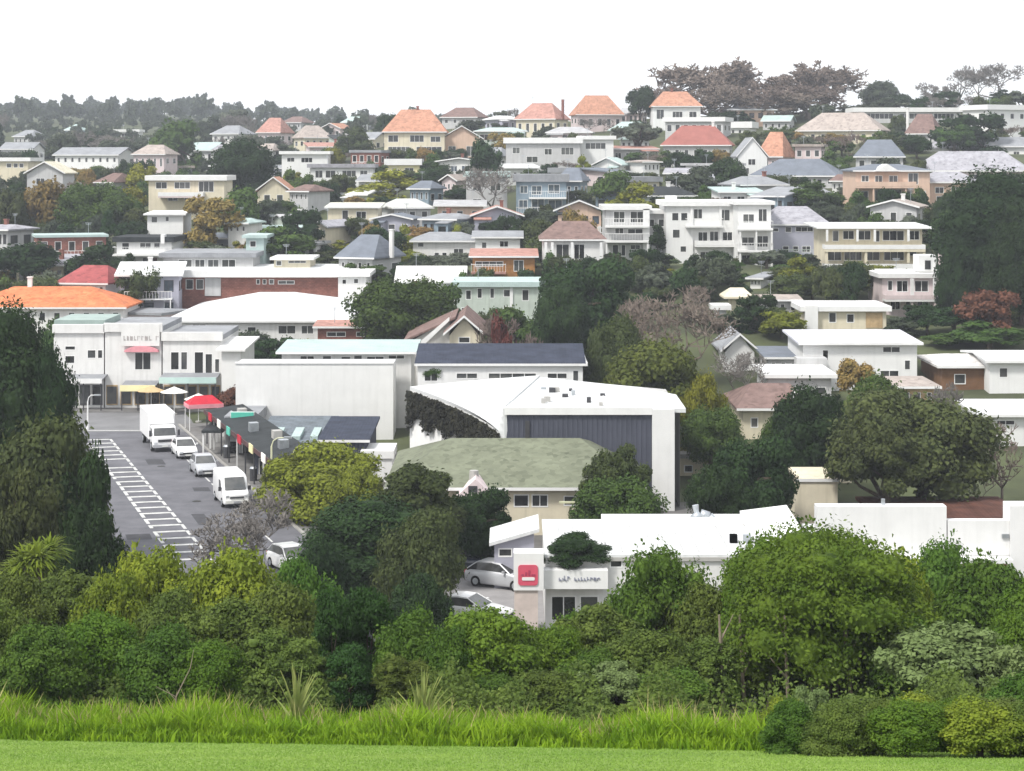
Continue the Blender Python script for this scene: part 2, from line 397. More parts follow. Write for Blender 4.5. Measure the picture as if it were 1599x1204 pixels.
        if Y > 200 and cat == 'house' and int(L * 3 + eave) % 3 != 0:
            ax_ = hw * (.55 if int(L) % 2 else -.5); zb_ = s.h + .15; zt_ = s.zr + 1.5; q_ = MB(); q_.tube((ax_, depth * .5, zb_), (ax_, depth * .5, zt_), .035, .03, 4)
            for e in (0, .25, .5): q_.tube((ax_ - .45 + e * .3, depth * .5, zt_ - e * .5), (ax_ + .45 - e * .3, depth * .5, zt_ - e * .5), .02, .02, 4)
            q_.build('aerial', steel, s.roof)
        if pad and Y > 160:
            cxp = loc.x - math.sin(R(rot)) * depth / 2; PADS.append((cxp, Y + depth / 2, 'z', max(6, s.w * .45), loc.z))
        RECTS.append((L - 3, Rr + 3, min(ridge, eave) - 2, base - (base - ridge) * (1 - protect), Y))
        FOOT.append((loc.x, Y + depth / 2, math.hypot(s.hw, depth / 2) * .85))
        if reg: MARKS.append((s.cx, (base + ridge) / 2, Y, phrase))
    def U(s, px): return (px - s.cx) / s.ppm / s.c
    def V(s, py): return (s.base - py) / s.ppm
    def boxpx(s, name, m, x0, y0, x1, y1, ya, yb, parent=None, smooth=False):
        b = MB(); b.box(s.U(x0), s.U(x1), ya, yb, s.V(y1), s.V(y0)); return b.build(name, m, parent or s.root)
    def balcony(s, x0, x1, ytop, d=1.6, slab=.25, rail='bars', hgt=1.0, posts=(), pm=None, sm=None, drop=None):
        """slab top at image row ytop; posts: columns in px running down by `drop` metres"""
        a, b, z = s.U(x0), s.U(x1), s.V(ytop); m = MB(); m.box(a, b, -d, -.01, z - slab, z)
        o = m.build('balcony', sm or fascia, s.root); pm = pm or fascia
        r = MB()
        if rail == 'solid':
            r.box(a, b, -d - .02, -d + .1, z + .003, z + hgt); r.box(a, a + .12, -d + .103, -.02, z + .003, z + hgt); r.box(b - .12, b, -d + .103, -.02, z + .003, z + hgt)
        else:
            r.box(a, b, -d + .02, -d + .08, z + hgt - .07, z + hgt); n = max(2, int((b - a) / .35))
            for k in range(n + 1):
                u = a + (b - a - .05) * k / n; r.box(u, u + .04, -d + .03, -d + .07, z + .003, z + hgt - .073)
            for u in (a, b - .05): r.box(u, u + .05, -d + .083, -.02, z + hgt - .07, z + hgt)
        r.build('railing', pm, o)
        for p in posts:
            q = MB(); u = s.U(p); dd = drop if drop else 2.6; q.box(u - .11, u + .11, -d + .12, -d + .34, z - slab - dd, z - slab - .003); q.build('post', pm, s.root)
        return o
    def chimney(s, px, top, m=None, dy=None, w_=.5):
        u = s.U(px); z1 = (s.base - top) / s.ppm; dy = s.d / 2 if dy is None else dy
        b = MB(); b.box(u - w_ / 2, u + w_ / 2, dy - w_ / 2, dy + w_ / 2, s.h, max(z1, s.zr + .6)); b.box(u - w_ / 2 - .07, u + w_ / 2 + .07, dy - w_ / 2 - .07, dy + w_ / 2 + .07, max(z1, s.zr + .6) + .002, max(z1, s.zr + .6) + .15)
        b.build('chimney', m or brick, s.roof)

# ================================================================== HOUSES ON THE HILL (photo columns/rows and distance)
H = House
# --- skyline, right and centre
h = H('house', 'orange tiled hip roof villa', 'two storey cream villa under a bright orange tiled hip roof near the skyline', 600, 694, 272, 207, 171, 400, 12, 'hip', cream, r_terra,
      wins=[(606, 211, 622, 222), (640, 211, 662, 222), (672, 213, 688, 222), (606, 229, 640, 240), (650, 229, 690, 240)])
h.balcony(600, 668, 246, 1.8, rail='solid'); h.chimney(650, 166)
h = H('house', 'peach gabled house', 'peach coloured house with low gable beside the orange tiled villa', 690, 752, 258, 218, 196, 405, 11, 'gabley', peach, r_terra, wins=[(700, 228, 712, 244), (728, 228, 742, 244)])
h = H('house', 'dark skyline roof house', 'low house with a long dull brown roof right behind the orange tiled villa', 690, 760, 196, 184, 168, 470, 10, 'hip', palegrey, r_brown, wins=[('g', 4, 1, .4, .5)])
h = H('house', 'pink roofed long villa', 'long cream villa with faded pink tiled roof on the ridge', 806, 888, 214, 187, 161, 440, 11, 'hip', cream, r_pink, wins=[('g', 5, 1, .45, .5)])
h.chimney(868, 157)
h = H('house', 'tan roofed ridge house', 'pale pink house with tall tan tiled hip roof on the ridge', 893, 972, 204, 180, 149, 455, 12, 'hip', pinkw, r_terra, wins=[('g', 5, 1, .45, .45)])
h = H('house', 'small orange roofed cottage', 'white cottage with orange roof in front of the big bare trees', 1020, 1094, 196, 167, 143, 440, 11, 'hip', white, r_terra, wins=[(1025, 171, 1037, 186), (1050, 174, 1066, 184), (1076, 174, 1088, 184)])
h.chimney(1052, 138)
h = H('house', 'long flat white house', 'long low white house with flat roof above the red roofed house', 1040, 1146, 212, 190, 183, 405, 9, 'flat', palegrey, fascia, wins=[('g', 7, 1, .6, .5)])
h = H('house', 'red roofed long house', 'long beige house under a dull red iron roof', 1036, 1150, 256, 228, 196, 365, 11, 'hip', palegrey, r_red, wins=[('g', 7, 1, .45, .5)])
h.chimney(1110, 200, white2)
h = H('house', 'tall white gable house', 'tall white gable end house attached to an orange roofed wing', 1152, 1198, 275, 246, 214, 335, 10, 'gabley', white, r_grey, over=.25, wins=[(1168, 248, 1180, 258), (1160, 262, 1170, 272)])
h = H('house', 'orange roof beside white gable', 'pale house with a steep orange tiled roof right of the white gable', 1186, 1246, 272, 246, 206, 342, 10, 'hip', pinkw, r_terra, wins=[('g', 4, 1, .4, .5)])
h = H('house', 'low teal roofed house', 'low house with long teal and blue grey roof below the white gable', 1178, 1330, 292, 276, 248, 322, 10, 'hip', palegrey, r_blue, wins=[('g', 8, 1, .5, .5)])
h = H('house', 'taupe roofed house', 'beige house with wide taupe tiled roof near the right skyline', 1250, 1392, 226, 205, 176, 395, 12, 'hip', cream, r_taupe, wins=[('g', 8, 1, .4, .5)])
h.chimney(1402, 170, white2)
h = H('house', 'long white modern house', 'long modern house with thin white flat roof on the right skyline', 1335, 1500, 190, 175, 168, 430, 9, 'flat', palegrey, fascia, wins=[(1345, 177, 1395, 186), (1405, 177, 1450, 186), (1458, 177, 1490, 186)])
h = H('house', 'stepped white house', 'white block house with stepped flat roofs at the far right skyline', 1510, 1640, 215, 172, 164, 400, 9, 'flat', white, fascia, wins=[('g', 6, 2, .4, .4)])
h = H('house', 'brown roofed house', 'house with brown tiled roof left of the round hillside tree', 1418, 1482, 232, 210, 178, 385, 10, 'hip', palegrey, r_brown, wins=[('g', 4, 1, .4, .5)])
h = H('house', 'small white lower house', 'small white house below the stepped block at the right edge', 1530, 1640, 262, 230, 214, 370, 9, 'gablex', white, r_grey, wins=[('g', 4, 1, .4, .5)])
h = H('house', 'blue grey hip roof house', 'house with pale blue grey hip roof behind the peach terrace house', 1338, 1422, 266, 246, 218, 335, 11, 'hip', palegrey, r_blue, wins=[('g', 4, 1, .5, .5)])
h = H('house', 'wide lilac roofed house', 'wide house with lilac grey tiled roof on the right above the dark pines', 1430, 1620, 290, 268, 236, 318, 12, 'hip', pinkw, r_lilac, wins=[('g', 8, 1, .4, .5)])
h = H('house', 'peach terrace house', 'large peach coloured two storey house with columned terrace', 1336, 1452, 322, 268, 256, 285, 11, 'hip', peach, r_blue,
      wins=[(1345, 274, 1357, 284), (1366, 274, 1378, 285), (1388, 274, 1402, 285), (1418, 270, 1434, 288), (1345, 298, 1356, 312), (1366, 296, 1408, 314), (1414, 298, 1424, 314), (1432, 298, 1446, 312)], inset=4)
h.balcony(1334, 1426, 291, 2.2, posts=(1336, 1360, 1410, 1424), pm=peach, rail='solid', sm=peach, hgt=.7)
g = MB(); g.prism([(h.U(1364), -1.4, h.V(268) + .05), (h.U(1402), -1.4, h.V(268) + .05), (h.U(1383), -1.4, h.V(256))], (0, 4, 0)); g.build('dormer', white, h.roof)
h = H('house', 'peach wing house', 'pale peach house with square windows right of the columned terrace', 1452, 1528, 325, 286, 268, 288, 10, 'hip', peach, r_lilac, wins=[(1460, 292, 1474, 302), (1485, 292, 1500, 302), (1510, 292, 1522, 302), (1462, 306, 1478, 317)])
# --- centre band
h = H('house', 'white cube house', 'white cube shaped house with a wide dark window in the centre', 906, 958, 250, 218, 212, 365, 8, 'flat', white, fascia, wins=[(914, 223, 946, 233)])
h = H('house', 'long grey flat roofed house', 'long grey house with pale flat roof edge left of the white cube house', 790, 906, 262, 224, 215, 362, 9, 'flat', palegrey, fascia, wins=[(800, 230, 812, 240), (822, 244, 840, 254), (850, 232, 862, 242), (876, 230, 896, 242)])
h = H('house', 'white flat roofed house', 'white flat roofed house with lilac end wall in the centre left', 440, 512, 268, 241, 236, 370, 9, 'flat', white, fascia, wins=[(448, 246, 460, 253), (470, 246, 488, 254)])
h = H('house', 'low white veranda house', 'low white house with a long dark veranda below the white flat roofed house', 484, 582, 284, 262, 256, 350, 8, 'flat', white, r_lilac, wins=[(492, 266, 504, 278), (508, 266, 524, 278), (534, 266, 556, 276), (562, 266, 574, 276)])
h = H('house', 'yellow deck house', 'pale yellow house with deck below the orange tiled villa', 604, 655, 276, 258, 248, 365, 7, 'flat', mat('pale_yellow_plaster', (.72, .66, .38), .8, .06), fascia, wins=[(612, 262, 620, 272), (632, 262, 646, 270)])
h = H('house', 'small grey villa', 'plain pale villa with grey hip roof right of the peach gabled house', 748, 800, 270, 245, 230, 375, 9, 'hip', white2, r_grey, wins=[('g', 3, 1, .4, .5)])
h = H('house', 'small orange gable cottage', 'small cottage with orange gable roof in the trees on the left centre', 402, 452, 322, 300, 276, 320, 8, 'gabley', cream, r_terra, wins=[(412, 304, 422, 314), (432, 304, 442, 314)])
h = H('house', 'pale low roofs house', 'long house with pale low pitched roofs half hidden by trees', 512, 590, 352, 325, 316, 285, 9, 'mono', cream, mat('pale_cream_roof', (.60, .60, .52), .7, .1, .6, 'ribs'), wins=[(534, 328, 544, 344), (556, 330, 572, 342)])
h = H('house', 'pale grey roofed annex', 'low annex with pale grey roof joined to the pale low roofs house', 592, 672, 345, 326, 310, 292, 9, 'hip', palegrey, mat('pale_grey_roof', (.52, .53, .50), .7, .1, .6, 'ribs'), wins=[('g', 3, 1, .5, .5)])
h = H('house', 'blue glass house', 'blue grey modern house with tall glass bays in the centre', 806, 884, 352, 284, 272, 300, 9, 'flat', bluegrey, r_grey, gm=glassb,
      wins=[(812, 290, 824, 302), (830, 290, 846, 304), (856, 288, 874, 302), (810, 312, 824, 326), (830, 310, 850, 330), (856, 312, 878, 328), (814, 334, 830, 348), (840, 336, 866, 348)])
h.balcony(826, 884, 308, 1.8); h.balcony(806, 850, 333, 1.8)
h = H('house', 'grey stone block house', 'grey rendered block house left of the blue glass house', 728, 792, 340, 276, 268, 305, 8, 'flat', palegrey, r_teal, wins=[(738, 286, 752, 298), (766, 286, 782, 298), (738, 310, 752, 322)])
h = H('house', 'dark blue pitched house', 'dark blue grey house with steep roof behind the blue glass house', 872, 920, 318, 284, 262, 312, 9, 'hip', bluegrey, r_blue, wins=[('g', 3, 1, .5, .5)])
h = H('house', 'dark blue hip roof house', 'house with dark blue grey hip roof in trees on the left centre', 528, 622, 432, 404, 366, 248, 11, 'hip', palegrey, r_blue, wins=[('g', 4, 1, .4, .5)])
h.chimney(590, 364, white2)
# --- apartment cluster
GRP = None
h = H('apartment_building', 'grey and white townhouse', 'grey and white townhouse with stacked decks at the left end of the white flats', 946, 1012, 425, 328, 321, 262, 10, 'flat', palegrey, fascia,
      wins=[(958, 328 + 2, 976, 348), (984, 330, 1006, 348), (960, 356, 974, 366), (980, 357, 1004, 366), (956, 382, 966, 400), (970, 382, 977, 400), (984, 382, 1000, 390)], down=5, cat='townhouse', protect=.97)
h.balcony(944, 1012, 352, 1.6); h.balcony(944, 1012, 375, 2.0, posts=(946, 1010))
h.boxpx('wing_wall', white, 1004, 326, 1014, 420, -.5, .6)
h = H('apartment_building', 'large white flats', 'large white block of flats with flat roofs and many dark windows', 1040, 1150, 432, 322, 314, 264, 12, 'flat', white, fascia,
      wins=[(1049, 332, 1060, 345), (1063, 332, 1074, 345), (1083, 326, 1097, 342), (1122, 327, 1140, 345), (1050, 358, 1062, 372), (1090, 362, 1105, 378), (1108, 361, 1122, 378), (1128, 362, 1144, 376), (1062, 384, 1072, 394), (1093, 393, 1110, 408), (1118, 396, 1126, 410)], down=6, cat='block of flats', protect=.97)
h.boxpx('stair_tower', white, 1042, 306, 1058, 320, 1, 4); h.balcony(1084, 1146, 382, 1.7, rail='solid', hgt=.6); h.balcony(1070, 1128, 352, 1.2, rail='bars')
for q in (1080, 1125): h.boxpx('pilaster', fascia, q - 2, 318, q + 2, 430, -.25, -.01)
h = H('apartment_building', 'white balcony flats', 'white flats with deep shaded balconies right of the stair tower', 1152, 1204, 436, 320, 314, 258, 12, 'flat', white, fascia,
      wins=[(1160, 334, 1178, 348), (1184, 326, 1198, 346), (1158, 370, 1178, 384), (1182, 368, 1200, 386), (1158, 398, 1174, 418), (1180, 396, 1192, 412)], down=6, cat='block of flats', protect=.97)
h.balcony(1150, 1204, 356, 2.2, posts=(1153, 1178, 1202)); h.balcony(1150, 1204, 390, 2.2, posts=(1153, 1178, 1202))
h = H('house', 'lavender boarded house', 'lavender grey weatherboard house with broad roof right of the white flats', 1200, 1292, 438, 352, 322, 262, 11, 'hip', lilac, r_lilac,
      wins=[(1206, 356, 1216, 362), (1226, 354, 1236, 363), (1242, 354, 1270, 362), (1222, 384, 1232, 394), (1238, 384, 1247, 393), (1252, 384, 1266, 394), (1276, 378, 1286, 386), (1210, 404, 1222, 418), (1240, 404, 1262, 416)], down=5)
h.balcony(1200, 1290, 400, 1.8, pm=palegreen, sm=palegreen)
h = H('apartment_building', 'recessed link flats', 'narrow recessed grey link flats between the townhouse and the large white flats', 1008, 1044, 432, 334, 328, 268, 8, 'flat', palegrey, fascia, wins=[(1014, 342, 1022, 354), (1028, 342, 1038, 354), (1014, 366, 1022, 378), (1028, 366, 1038, 380), (1014, 392, 1024, 404)], down=6, cat='flats')
h = H('house', 'cream tiered terrace house', 'cream house with three open tiers and a wide white flat roof', 1288, 1440, 447, 357, 352, 245, 9, 'mono', cream, r_white,
      wins=[(1300, 360, 1310, 377), (1316, 360, 1334, 374), (1340, 360, 1360, 375), (1366, 360, 1374, 378), (1378, 360, 1412, 376), (1420, 360, 1436, 375),
            (1292, 392, 1314, 407), (1318, 392, 1346, 407), (1352, 392, 1374, 407), (1380, 392, 1412, 407), (1420, 390, 1432, 400), (1316, 424, 1344, 444), (1356, 424, 1372, 440)], over=1.2, down=5, fas=fascia)
h.balcony(1284, 1440, 388, 2.0, rail='solid', hgt=.55, slab=.35, posts=(), sm=cream); h.balcony(1284, 1440, 420, 2.0, rail='solid', hgt=.75, slab=.4, sm=cream, pm=fascia)
for q in (1288, 1335, 1362, 1414):
    h.boxpx('column', fascia, q - 1.6, 358, q + 1.6, 376, -1.9, -1.6)
for q in (1287, 1348, 1414, 1438): h.boxpx('column', cream, q - 2, 390, q + 2, 409, -1.9, -1.6)
for q in (1310, 1348, 1378): h.boxpx('column', cream, q - 2.5, 425, q + 2.5, 452, -1.9, -1.6)
h = H('house', 'pale pink terrace house', 'pale pink two storey house with white columns below the cream tiered house', 1378, 1512, 508, 434, 427, 222, 9, 'flat', pinkw, fascia,
      wins=[(1386, 438, 1394, 454), (1400, 438, 1418, 456), (1428, 438, 1450, 456), (1462, 438, 1498, 456), (1414, 470, 1422, 488), (1432, 470, 1450, 490), (1464, 470, 1498, 490), (1390, 470, 1406, 484)], down=5)
h.balcony(1378, 1512, 466, 1.8, rail='solid', hgt=.5, sm=fascia, posts=(1420, 1455, 1500), pm=pinkw)
for q in (1420, 1455, 1503): h.boxpx('column', fascia, q - 2.4, 434, q + 2.4, 464, -1.7, -1.4)
h.boxpx('roof_room', white, 1440, 400, 1468, 426, 2, 5); h.boxpx('roof_room', pinkw, 1480, 397, 1502, 426, 2, 5); h.boxpx('window', glass, 1450, 408, 1459, 422, 1.93, 1.99)
h = H('house', 'low cream house', 'low cream house with tan timber doors below the cream tiered house', 1256, 1384, 530, 486, 478, 205, 8, 'flat', cream, fascia,
      wins=[(1262, 487, 1271, 499), (1294, 488, 1306, 504), (1322, 490, 1334, 504)], down=4)
h.boxpx('door', tanw, 1352, 488, 1378, 512, -.06, -.01); h.boxpx('end_pillar', white, 1256, 477, 1276, 518, -.6, -.08)
h = H('house', 'long white blue house', 'long bright white house with pale lilac roof slab on the right', 1254, 1432, 604, 538, 520, 182, 10, 'mono', white, mat('pale_lilac_roof', (.62, .62, .68), .6, .06, .6, 'ribs'),
      wins=[(1284, 546, 1294, 564), (1378, 541, 1406, 551), (1374, 578, 1404, 592), (1412, 562, 1422, 578)], over=.5, down=3)
h.boxpx('porch', palegrey, 1240, 556, 1286, 585, -2.2, -.01)
# --- middle band
h = H('house', 'white shuttered house', 'white house with grey roof and small paired windows in the centre', 645, 742, 412, 378, 362, 262, 9, 'hip', white2, r_grey,
      wins=[(652, 374 + 5, 662, 386), (678, 394, 686, 400), (690, 394, 698, 400), (708, 388, 724, 404)], down=4)
h = H('house', 'plain white house', 'plain bright white house right of the white shuttered house', 742, 812, 405, 372, 360, 258, 8, 'gablex', white, r_grey, wins=[(752, 378, 760, 388), (780, 376, 794, 386)], down=4)
h = H('bungalow', 'white bungalow', 'white bungalow with tall dark windows and purple brown roof', 848, 942, 428, 376, 345, 243, 9, 'hip', white2, r_brown, wins=[(868, 381, 889, 404), (896, 381, 913, 405)], cat='bungalow', down=4)
for q in (852, 862, 893, 938): h.boxpx('column', fascia, q - 2, 378, q + 2, 410, -1.3, -1.0)
h = H('house', 'orange boarded house', 'house with orange timber walls and red brown roof beside the bungalow', 738, 835, 440, 402, 388, 240, 9, 'mono', mat('orange_timber', (.40, .20, .07), .8, .2, 1, 'boards'), r_pink, wins=[(742, 408, 786, 416), (802, 406, 818, 424)], down=4)
h.balcony(736, 790, 424, 1.5, sm=r_pink)
h = H('house', 'white low gable house', 'low white house with sloping roof left of the pale green boarded house', 622, 722, 470, 442, 415, 232, 9, 'gablex', white, white2, wins=[(640, 446, 654, 456), (690, 446, 704, 458)], down=4)
h = H('house', 'pale green boarded house', 'tall pale green weatherboard house with narrow dark windows', 712, 846, 512, 448, 440, 222, 9, 'flat', palegreen, r_teal,
      wins=[(727, 453, 736, 468), (745, 450, 753, 466), (765, 446 + 4, 772, 466), (786, 452, 797, 464), (786, 478, 795, 490), (815, 452, 826, 470), (720, 480, 730, 492)], down=4)
h.boxpx('corner_board', fascia, 796, 448, 801, 510, -.15, -.01)
# --- left side
h = H('house', 'cream balcony house', 'cream two level house with wide windows and balcony on the left hill', 232, 350, 318, 282, 274, 300, 9, 'flat', cream, fascia,
      wins=[(243, 284, 261, 295), (272, 284, 297, 295), (310, 283, 334, 300), (262, 305, 278, 314), (288, 305, 298, 314)], down=5)
h.balcony(250, 320, 306, 1.8, rail='solid', sm=pinkw, hgt=.6)
h = H('house', 'white gabled annex', 'small white annex with low gable below the cream balcony house', 230, 286, 352, 336, 330, 275, 7, 'mono', white, white2, wins=[(236, 338, 246, 348), (258, 338, 264, 346)], down=4)
h = H('house', 'black and white house', 'modern black and white house with projecting roof slabs on the left', 182, 268, 412, 378, 370, 262, 9, 'flat', white, r_dark,
      wins=[(190, 378, 202, 390), (218, 376, 236, 388), (240, 376, 250, 388), (222, 402, 234, 410), (238, 402, 246, 410)], down=4)
h.boxpx('chimney', white, 252, 366, 258, 380, -.6, 1); h.balcony(180, 272, 396, 2.0)
h = H('hall', 'long slab roofed hall', 'long mid century hall with grey slab roof and clerestory strip', 255, 395, 428, 402, 395, 248, 12, 'flat', palegrey, r_grey,
      wins=[(278, 405, 300, 418), (304, 405, 320, 418), (324, 405, 342, 418), (346, 405, 368, 418)], cat='hall', down=4)
h = H('hall', 'brick panelled hall', 'long low hall with white roof edge and red brick wall panels', 258, 530, 470, 432, 422, 240, 14, 'flat', brick, r_white,
      wins=[(272, 436, 284, 452), (290, 436, 302, 452), (306, 436, 318, 452), (400, 436, 406, 444), (410, 436, 416, 444), (420, 436, 428, 444), (434, 438, 460, 444)], cat='hall', fas=fascia, down=4, over=.8)
h.boxpx('end_wall', cream, 256, 432, 266, 470, -.5, -.01); h.boxpx('render_panel', palegrey, 320, 434, 345, 462, -.12, -.01)
h = H('house', 'teal box house', 'small pale teal box shaped house behind the slab roofed hall', 384, 412, 400, 372, 367, 255, 7, 'flat', mat('pale_teal_wall', (.42, .52, .50), .8, .06), r_teal, wins=[(390, 376, 400, 386)], down=4)
h = H('house', 'cream roof terrace house', 'small cream flat with black windows right of the teal box house', 428, 484, 425, 406, 402, 246, 7, 'flat', cream, fascia, wins=[(431, 407, 440, 415), (450, 407, 478, 411)], down=4)
h = H('house', 'pale end house', 'pale grey rendered house joined to the end of the brick hall', 528, 572, 475, 432, 426, 236, 9, 'flat', white2, fascia, wins=[(534, 436, 541, 444), (552, 435, 560, 443)], down=4)
h = H('house', 'red roofed house', 'house with a bright dusty red roof behind the orange tiled building', 92, 186, 462, 444, 414, 236, 9, 'hip', white, mat('dusty_red_roof', (.33, .085, .085), .75, .14, .8, 'tiles'), wins=[('g', 5, 1, .4, .5)], down=4)
h = H('building', 'orange tiled building', 'long building with bright orange tiled hip roof on the left', -60, 192, 510, 482, 447, 222, 10, 'hip', white2, r_orange, wins=[('g', 11, 1, .45, .5)], down=4, cat='building')
h.chimney(30, 438, white2)
h = H('house', 'white windowed left house', 'cream house with three dark windows at the far left edge', -30, 44, 282, 252, 246, 350, 9, 'flat', cream, fascia, wins=[(10, 255, 18, 262), (21, 255, 28, 262), (30, 255, 37, 262)], down=4)
h = H('house', 'cream gable left house', 'grey walled house with cream gable at the left', 42, 98, 298, 272, 252, 335, 9, 'gabley', palegrey, mat('cream_roof', (.60, .56, .44), .8, .1, .6, 'tiles'), wins=[(56, 278, 70, 288)], down=4)
h = H('house', 'long white left house', 'long low white house with grey roof on the left below the skyline', 82, 205, 258, 243, 230, 430, 10, 'gablex', white, r_grey, wins=[('g', 9, 1, .4, .5)])
h = H('house', 'long pink left house', 'long pale pink house right of the long white left house', 208, 268, 268, 242, 226, 415, 10, 'hip', pinkw, r_taupe, wins=[('g', 5, 1, .4, .5)])
h = H('house', 'white hedge house', 'white walled house behind the dark round tree on the left', 268, 345, 256, 236, 222, 440, 10, 'gablex', white, r_teal, wins=[('g', 5, 1, .4, .5)])
h = H('house', 'white dormer house', 'small distant white house with flat roof against the grey skyline trees', 180, 216, 218, 206, 202, 620, 8, 'flat', white, fascia, wins=[(190, 208, 202, 214)])
for i, (a, b, base, ev, rd, Y, wl, rf, ph, lb) in enumerate([
    (330, 392, 222, 210, 196, 520, white2, r_grey, 'far grey roofed house', 'distant white house with grey roof left of the pink gable roofs'),
    (402, 452, 226, 208, 184, 500, pinkw, r_pink, 'far pink gable house', 'distant pink walled house with pinkish roof left of centre'),
    (455, 515, 232, 216, 196, 480, cream, r_taupe, 'far taupe roofed house', 'distant cream house with taupe roof left of centre'),
    (440, 486, 202, 192, 182, 640, palegrey, r_brown, 'tiny brown roofed house', 'tiny distant house with brown roof below the left centre skyline'),
    (100, 140, 212, 204, 194, 700, bluegrey, r_teal, 'tiny teal roofed house', 'tiny distant house with pale teal roof at the left skyline'),
    (20, 66, 226, 214, 203, 620, palegrey, r_grey, 'tiny pale left house', 'tiny distant pale house at the far left skyline'),
    (534, 572, 202, 192, 182, 600, white2, r_teal, 'tiny pale gable', 'tiny distant pale house left of the orange tiled villa'),
    (255, 300, 214, 206, 196, 700, pinkw, r_pink, 'tiny pink left house', 'tiny distant pink house above the long pink left house'),
    (1100, 1140, 300, 286, 272, 312, white2, r_grey, 'small white hidden house', 'small white house half hidden in trees left of the teal roofed house'),
    (985, 1030, 270, 254, 250, 345, white, r_taupe, 'small white roof strip house', 'small low white house in trees right of the white cube house'),
    (955, 1018, 214, 204, 190, 430, palegrey, r_teal, 'small teal roofed house', 'small house with pale teal roof behind the grey green tree in the centre'),
    (1462, 1500, 245, 232, 220, 375, white2, r_lilac, 'small grey right house', 'small pale house with grey roof behind the round hillside tree'),
    (150, 200, 300, 286, 270, 345, palegrey, r_brown, 'small brown left house', 'small house with brown roof among trees left of the cream balcony house'),
    (1255, 1300, 322, 306, 292, 295, palegreen, r_grey, 'small green grey house', 'small pale green house above the lavender boarded house')]):
    H('house', ph, lb, a, b, base, ev, rd, Y, 8, 'hip', wl, rf, wins=[('g', 4, 1, .45, .5)], down=4)


for (a, b, base, ev, rd, Y, rk, wl, rf, nm, ph, lb) in [
    (640, 690, 318, 296, 282, 318, 'hip', bluegrey, r_blue, 'house', 'blue grey roof piece', 'blue grey house half hidden below the yellow deck house'),
    (690, 730, 300, 284, 272, 330, 'gabley', pinkw, r_taupe, 'house', 'small pink walled house', 'small pink walled house left of the grey stone block house'),
    (560, 606, 300, 284, 272, 335, 'gablex', white2, r_grey, 'house', 'grey gable left of yellow house', 'white house with grey gable roof below the low white veranda house'),
    (452, 506, 316, 300, 288, 305, 'hip', palegrey, r_brown, 'house', 'brown hip roof in trees', 'grey house with brown hip roof among trees below the white flat roofed house'),
    (1200, 1262, 588, 560, 545, 186, 'mono', palegrey, r_blue, 'garage', 'blue grey garage roof', 'blue grey roofed garage left of the long white blue house'),
    (1198, 1246, 492, 470, 460, 212, 'gablex', palegrey, r_taupe, 'shed', 'taupe garden shed', 'taupe roofed garden shed left of the low cream house'),
    (1172, 1200, 448, 436, 429, 232, 'mono', white2, r_grey, 'shed', 'small grey shed', 'small grey shed under the lavender boarded house'),
    (1040, 1090, 288, 272, 262, 325, 'gablex', palegrey, r_lilac, 'house', 'lilac roofed low house', 'low house with lilac roof below the red roofed long house'),
    (955, 1030, 300, 284, 276, 318, 'flat', cream, r_grey, 'house', 'cream flat roofed hill house', 'cream flat roofed house left of the lilac roofed low house'),
    (840, 900, 206, 192, 180, 500, 'gabley', white2, r_pink, 'house', 'far pink gable on ridge', 'distant white house with pink gable behind the pink roofed long villa'),
    (560, 604, 232, 218, 206, 450, 'gablex', cream, r_grey, 'house', 'cream house left of villa', 'cream gabled house just left of the orange tiled villa'),
    (500, 548, 214, 202, 192, 540, 'gabley', pinkw, r_terra, 'house', 'far terracotta gable', 'distant pink house with terracotta gable left of centre'),
    (396, 440, 250, 236, 224, 420, 'hip', white2, r_taupe, 'house', 'taupe roof above dark tree', 'pale house with taupe roof right of the large dark left tree'),
    (0, 60, 248, 234, 222, 470, 'gablex', white2, r_grey, 'house', 'grey roof far left', 'distant white house with grey roof at the far left'),
    (1140, 1186, 214, 200, 190, 430, 'flat', white2, fascia, 'house', 'white flat skyline house', 'small white flat roofed house right of the long flat white house'),
    (1192, 1246, 204, 190, 180, 440, 'gablex', palegrey, r_teal, 'house', 'teal roof under bare trees', 'small house with pale teal roof under the bare skyline trees'),
    (0, 30, 436, 412, 400, 256, 'gabley', white2, r_grey, 'house', 'white slip left edge', 'narrow white gabled house at the left edge above the orange tiled building'),
    (96, 150, 330, 314, 300, 310, 'gablex', palegrey, r_grey, 'house', 'grey house behind rich tree', 'grey roofed house behind the tall rich green tree'),
    (1300, 1338, 300, 284, 272, 312, 'hip', white2, r_brown, 'house', 'brown hip by peach house', 'small brown roofed house left of the peach terrace house'),
    (1390, 1460, 640, 606, 590, 168, 'hip', tanw, r_taupe, 'house', 'taupe roof behind olive', 'tan house with taupe roof behind the very large olive tree'),
    (860, 905, 282, 270, 262, 335, 'flat', white2, r_grey, 'house', 'small white slab house', 'small white slab roofed house below the long grey flat roofed house'),
    (486, 530, 372, 356, 344, 272, 'gabley', cream, r_lilac, 'cottage', 'cream cottage in trees', 'small cream cottage in the trees below the pale low roofs house'),
    (356, 400, 366, 350, 340, 275, 'hip', white2, r_teal, 'cottage', 'teal cottage in trees', 'small white cottage with teal roof below the golden brown tree')]:
    H(nm, ph, lb, a, b, base, ev, rd, Y, 7, rk, wl, rf, wins=[('g', 3 if b - a < 50 else 4, 1, .45, .5)], down=4)
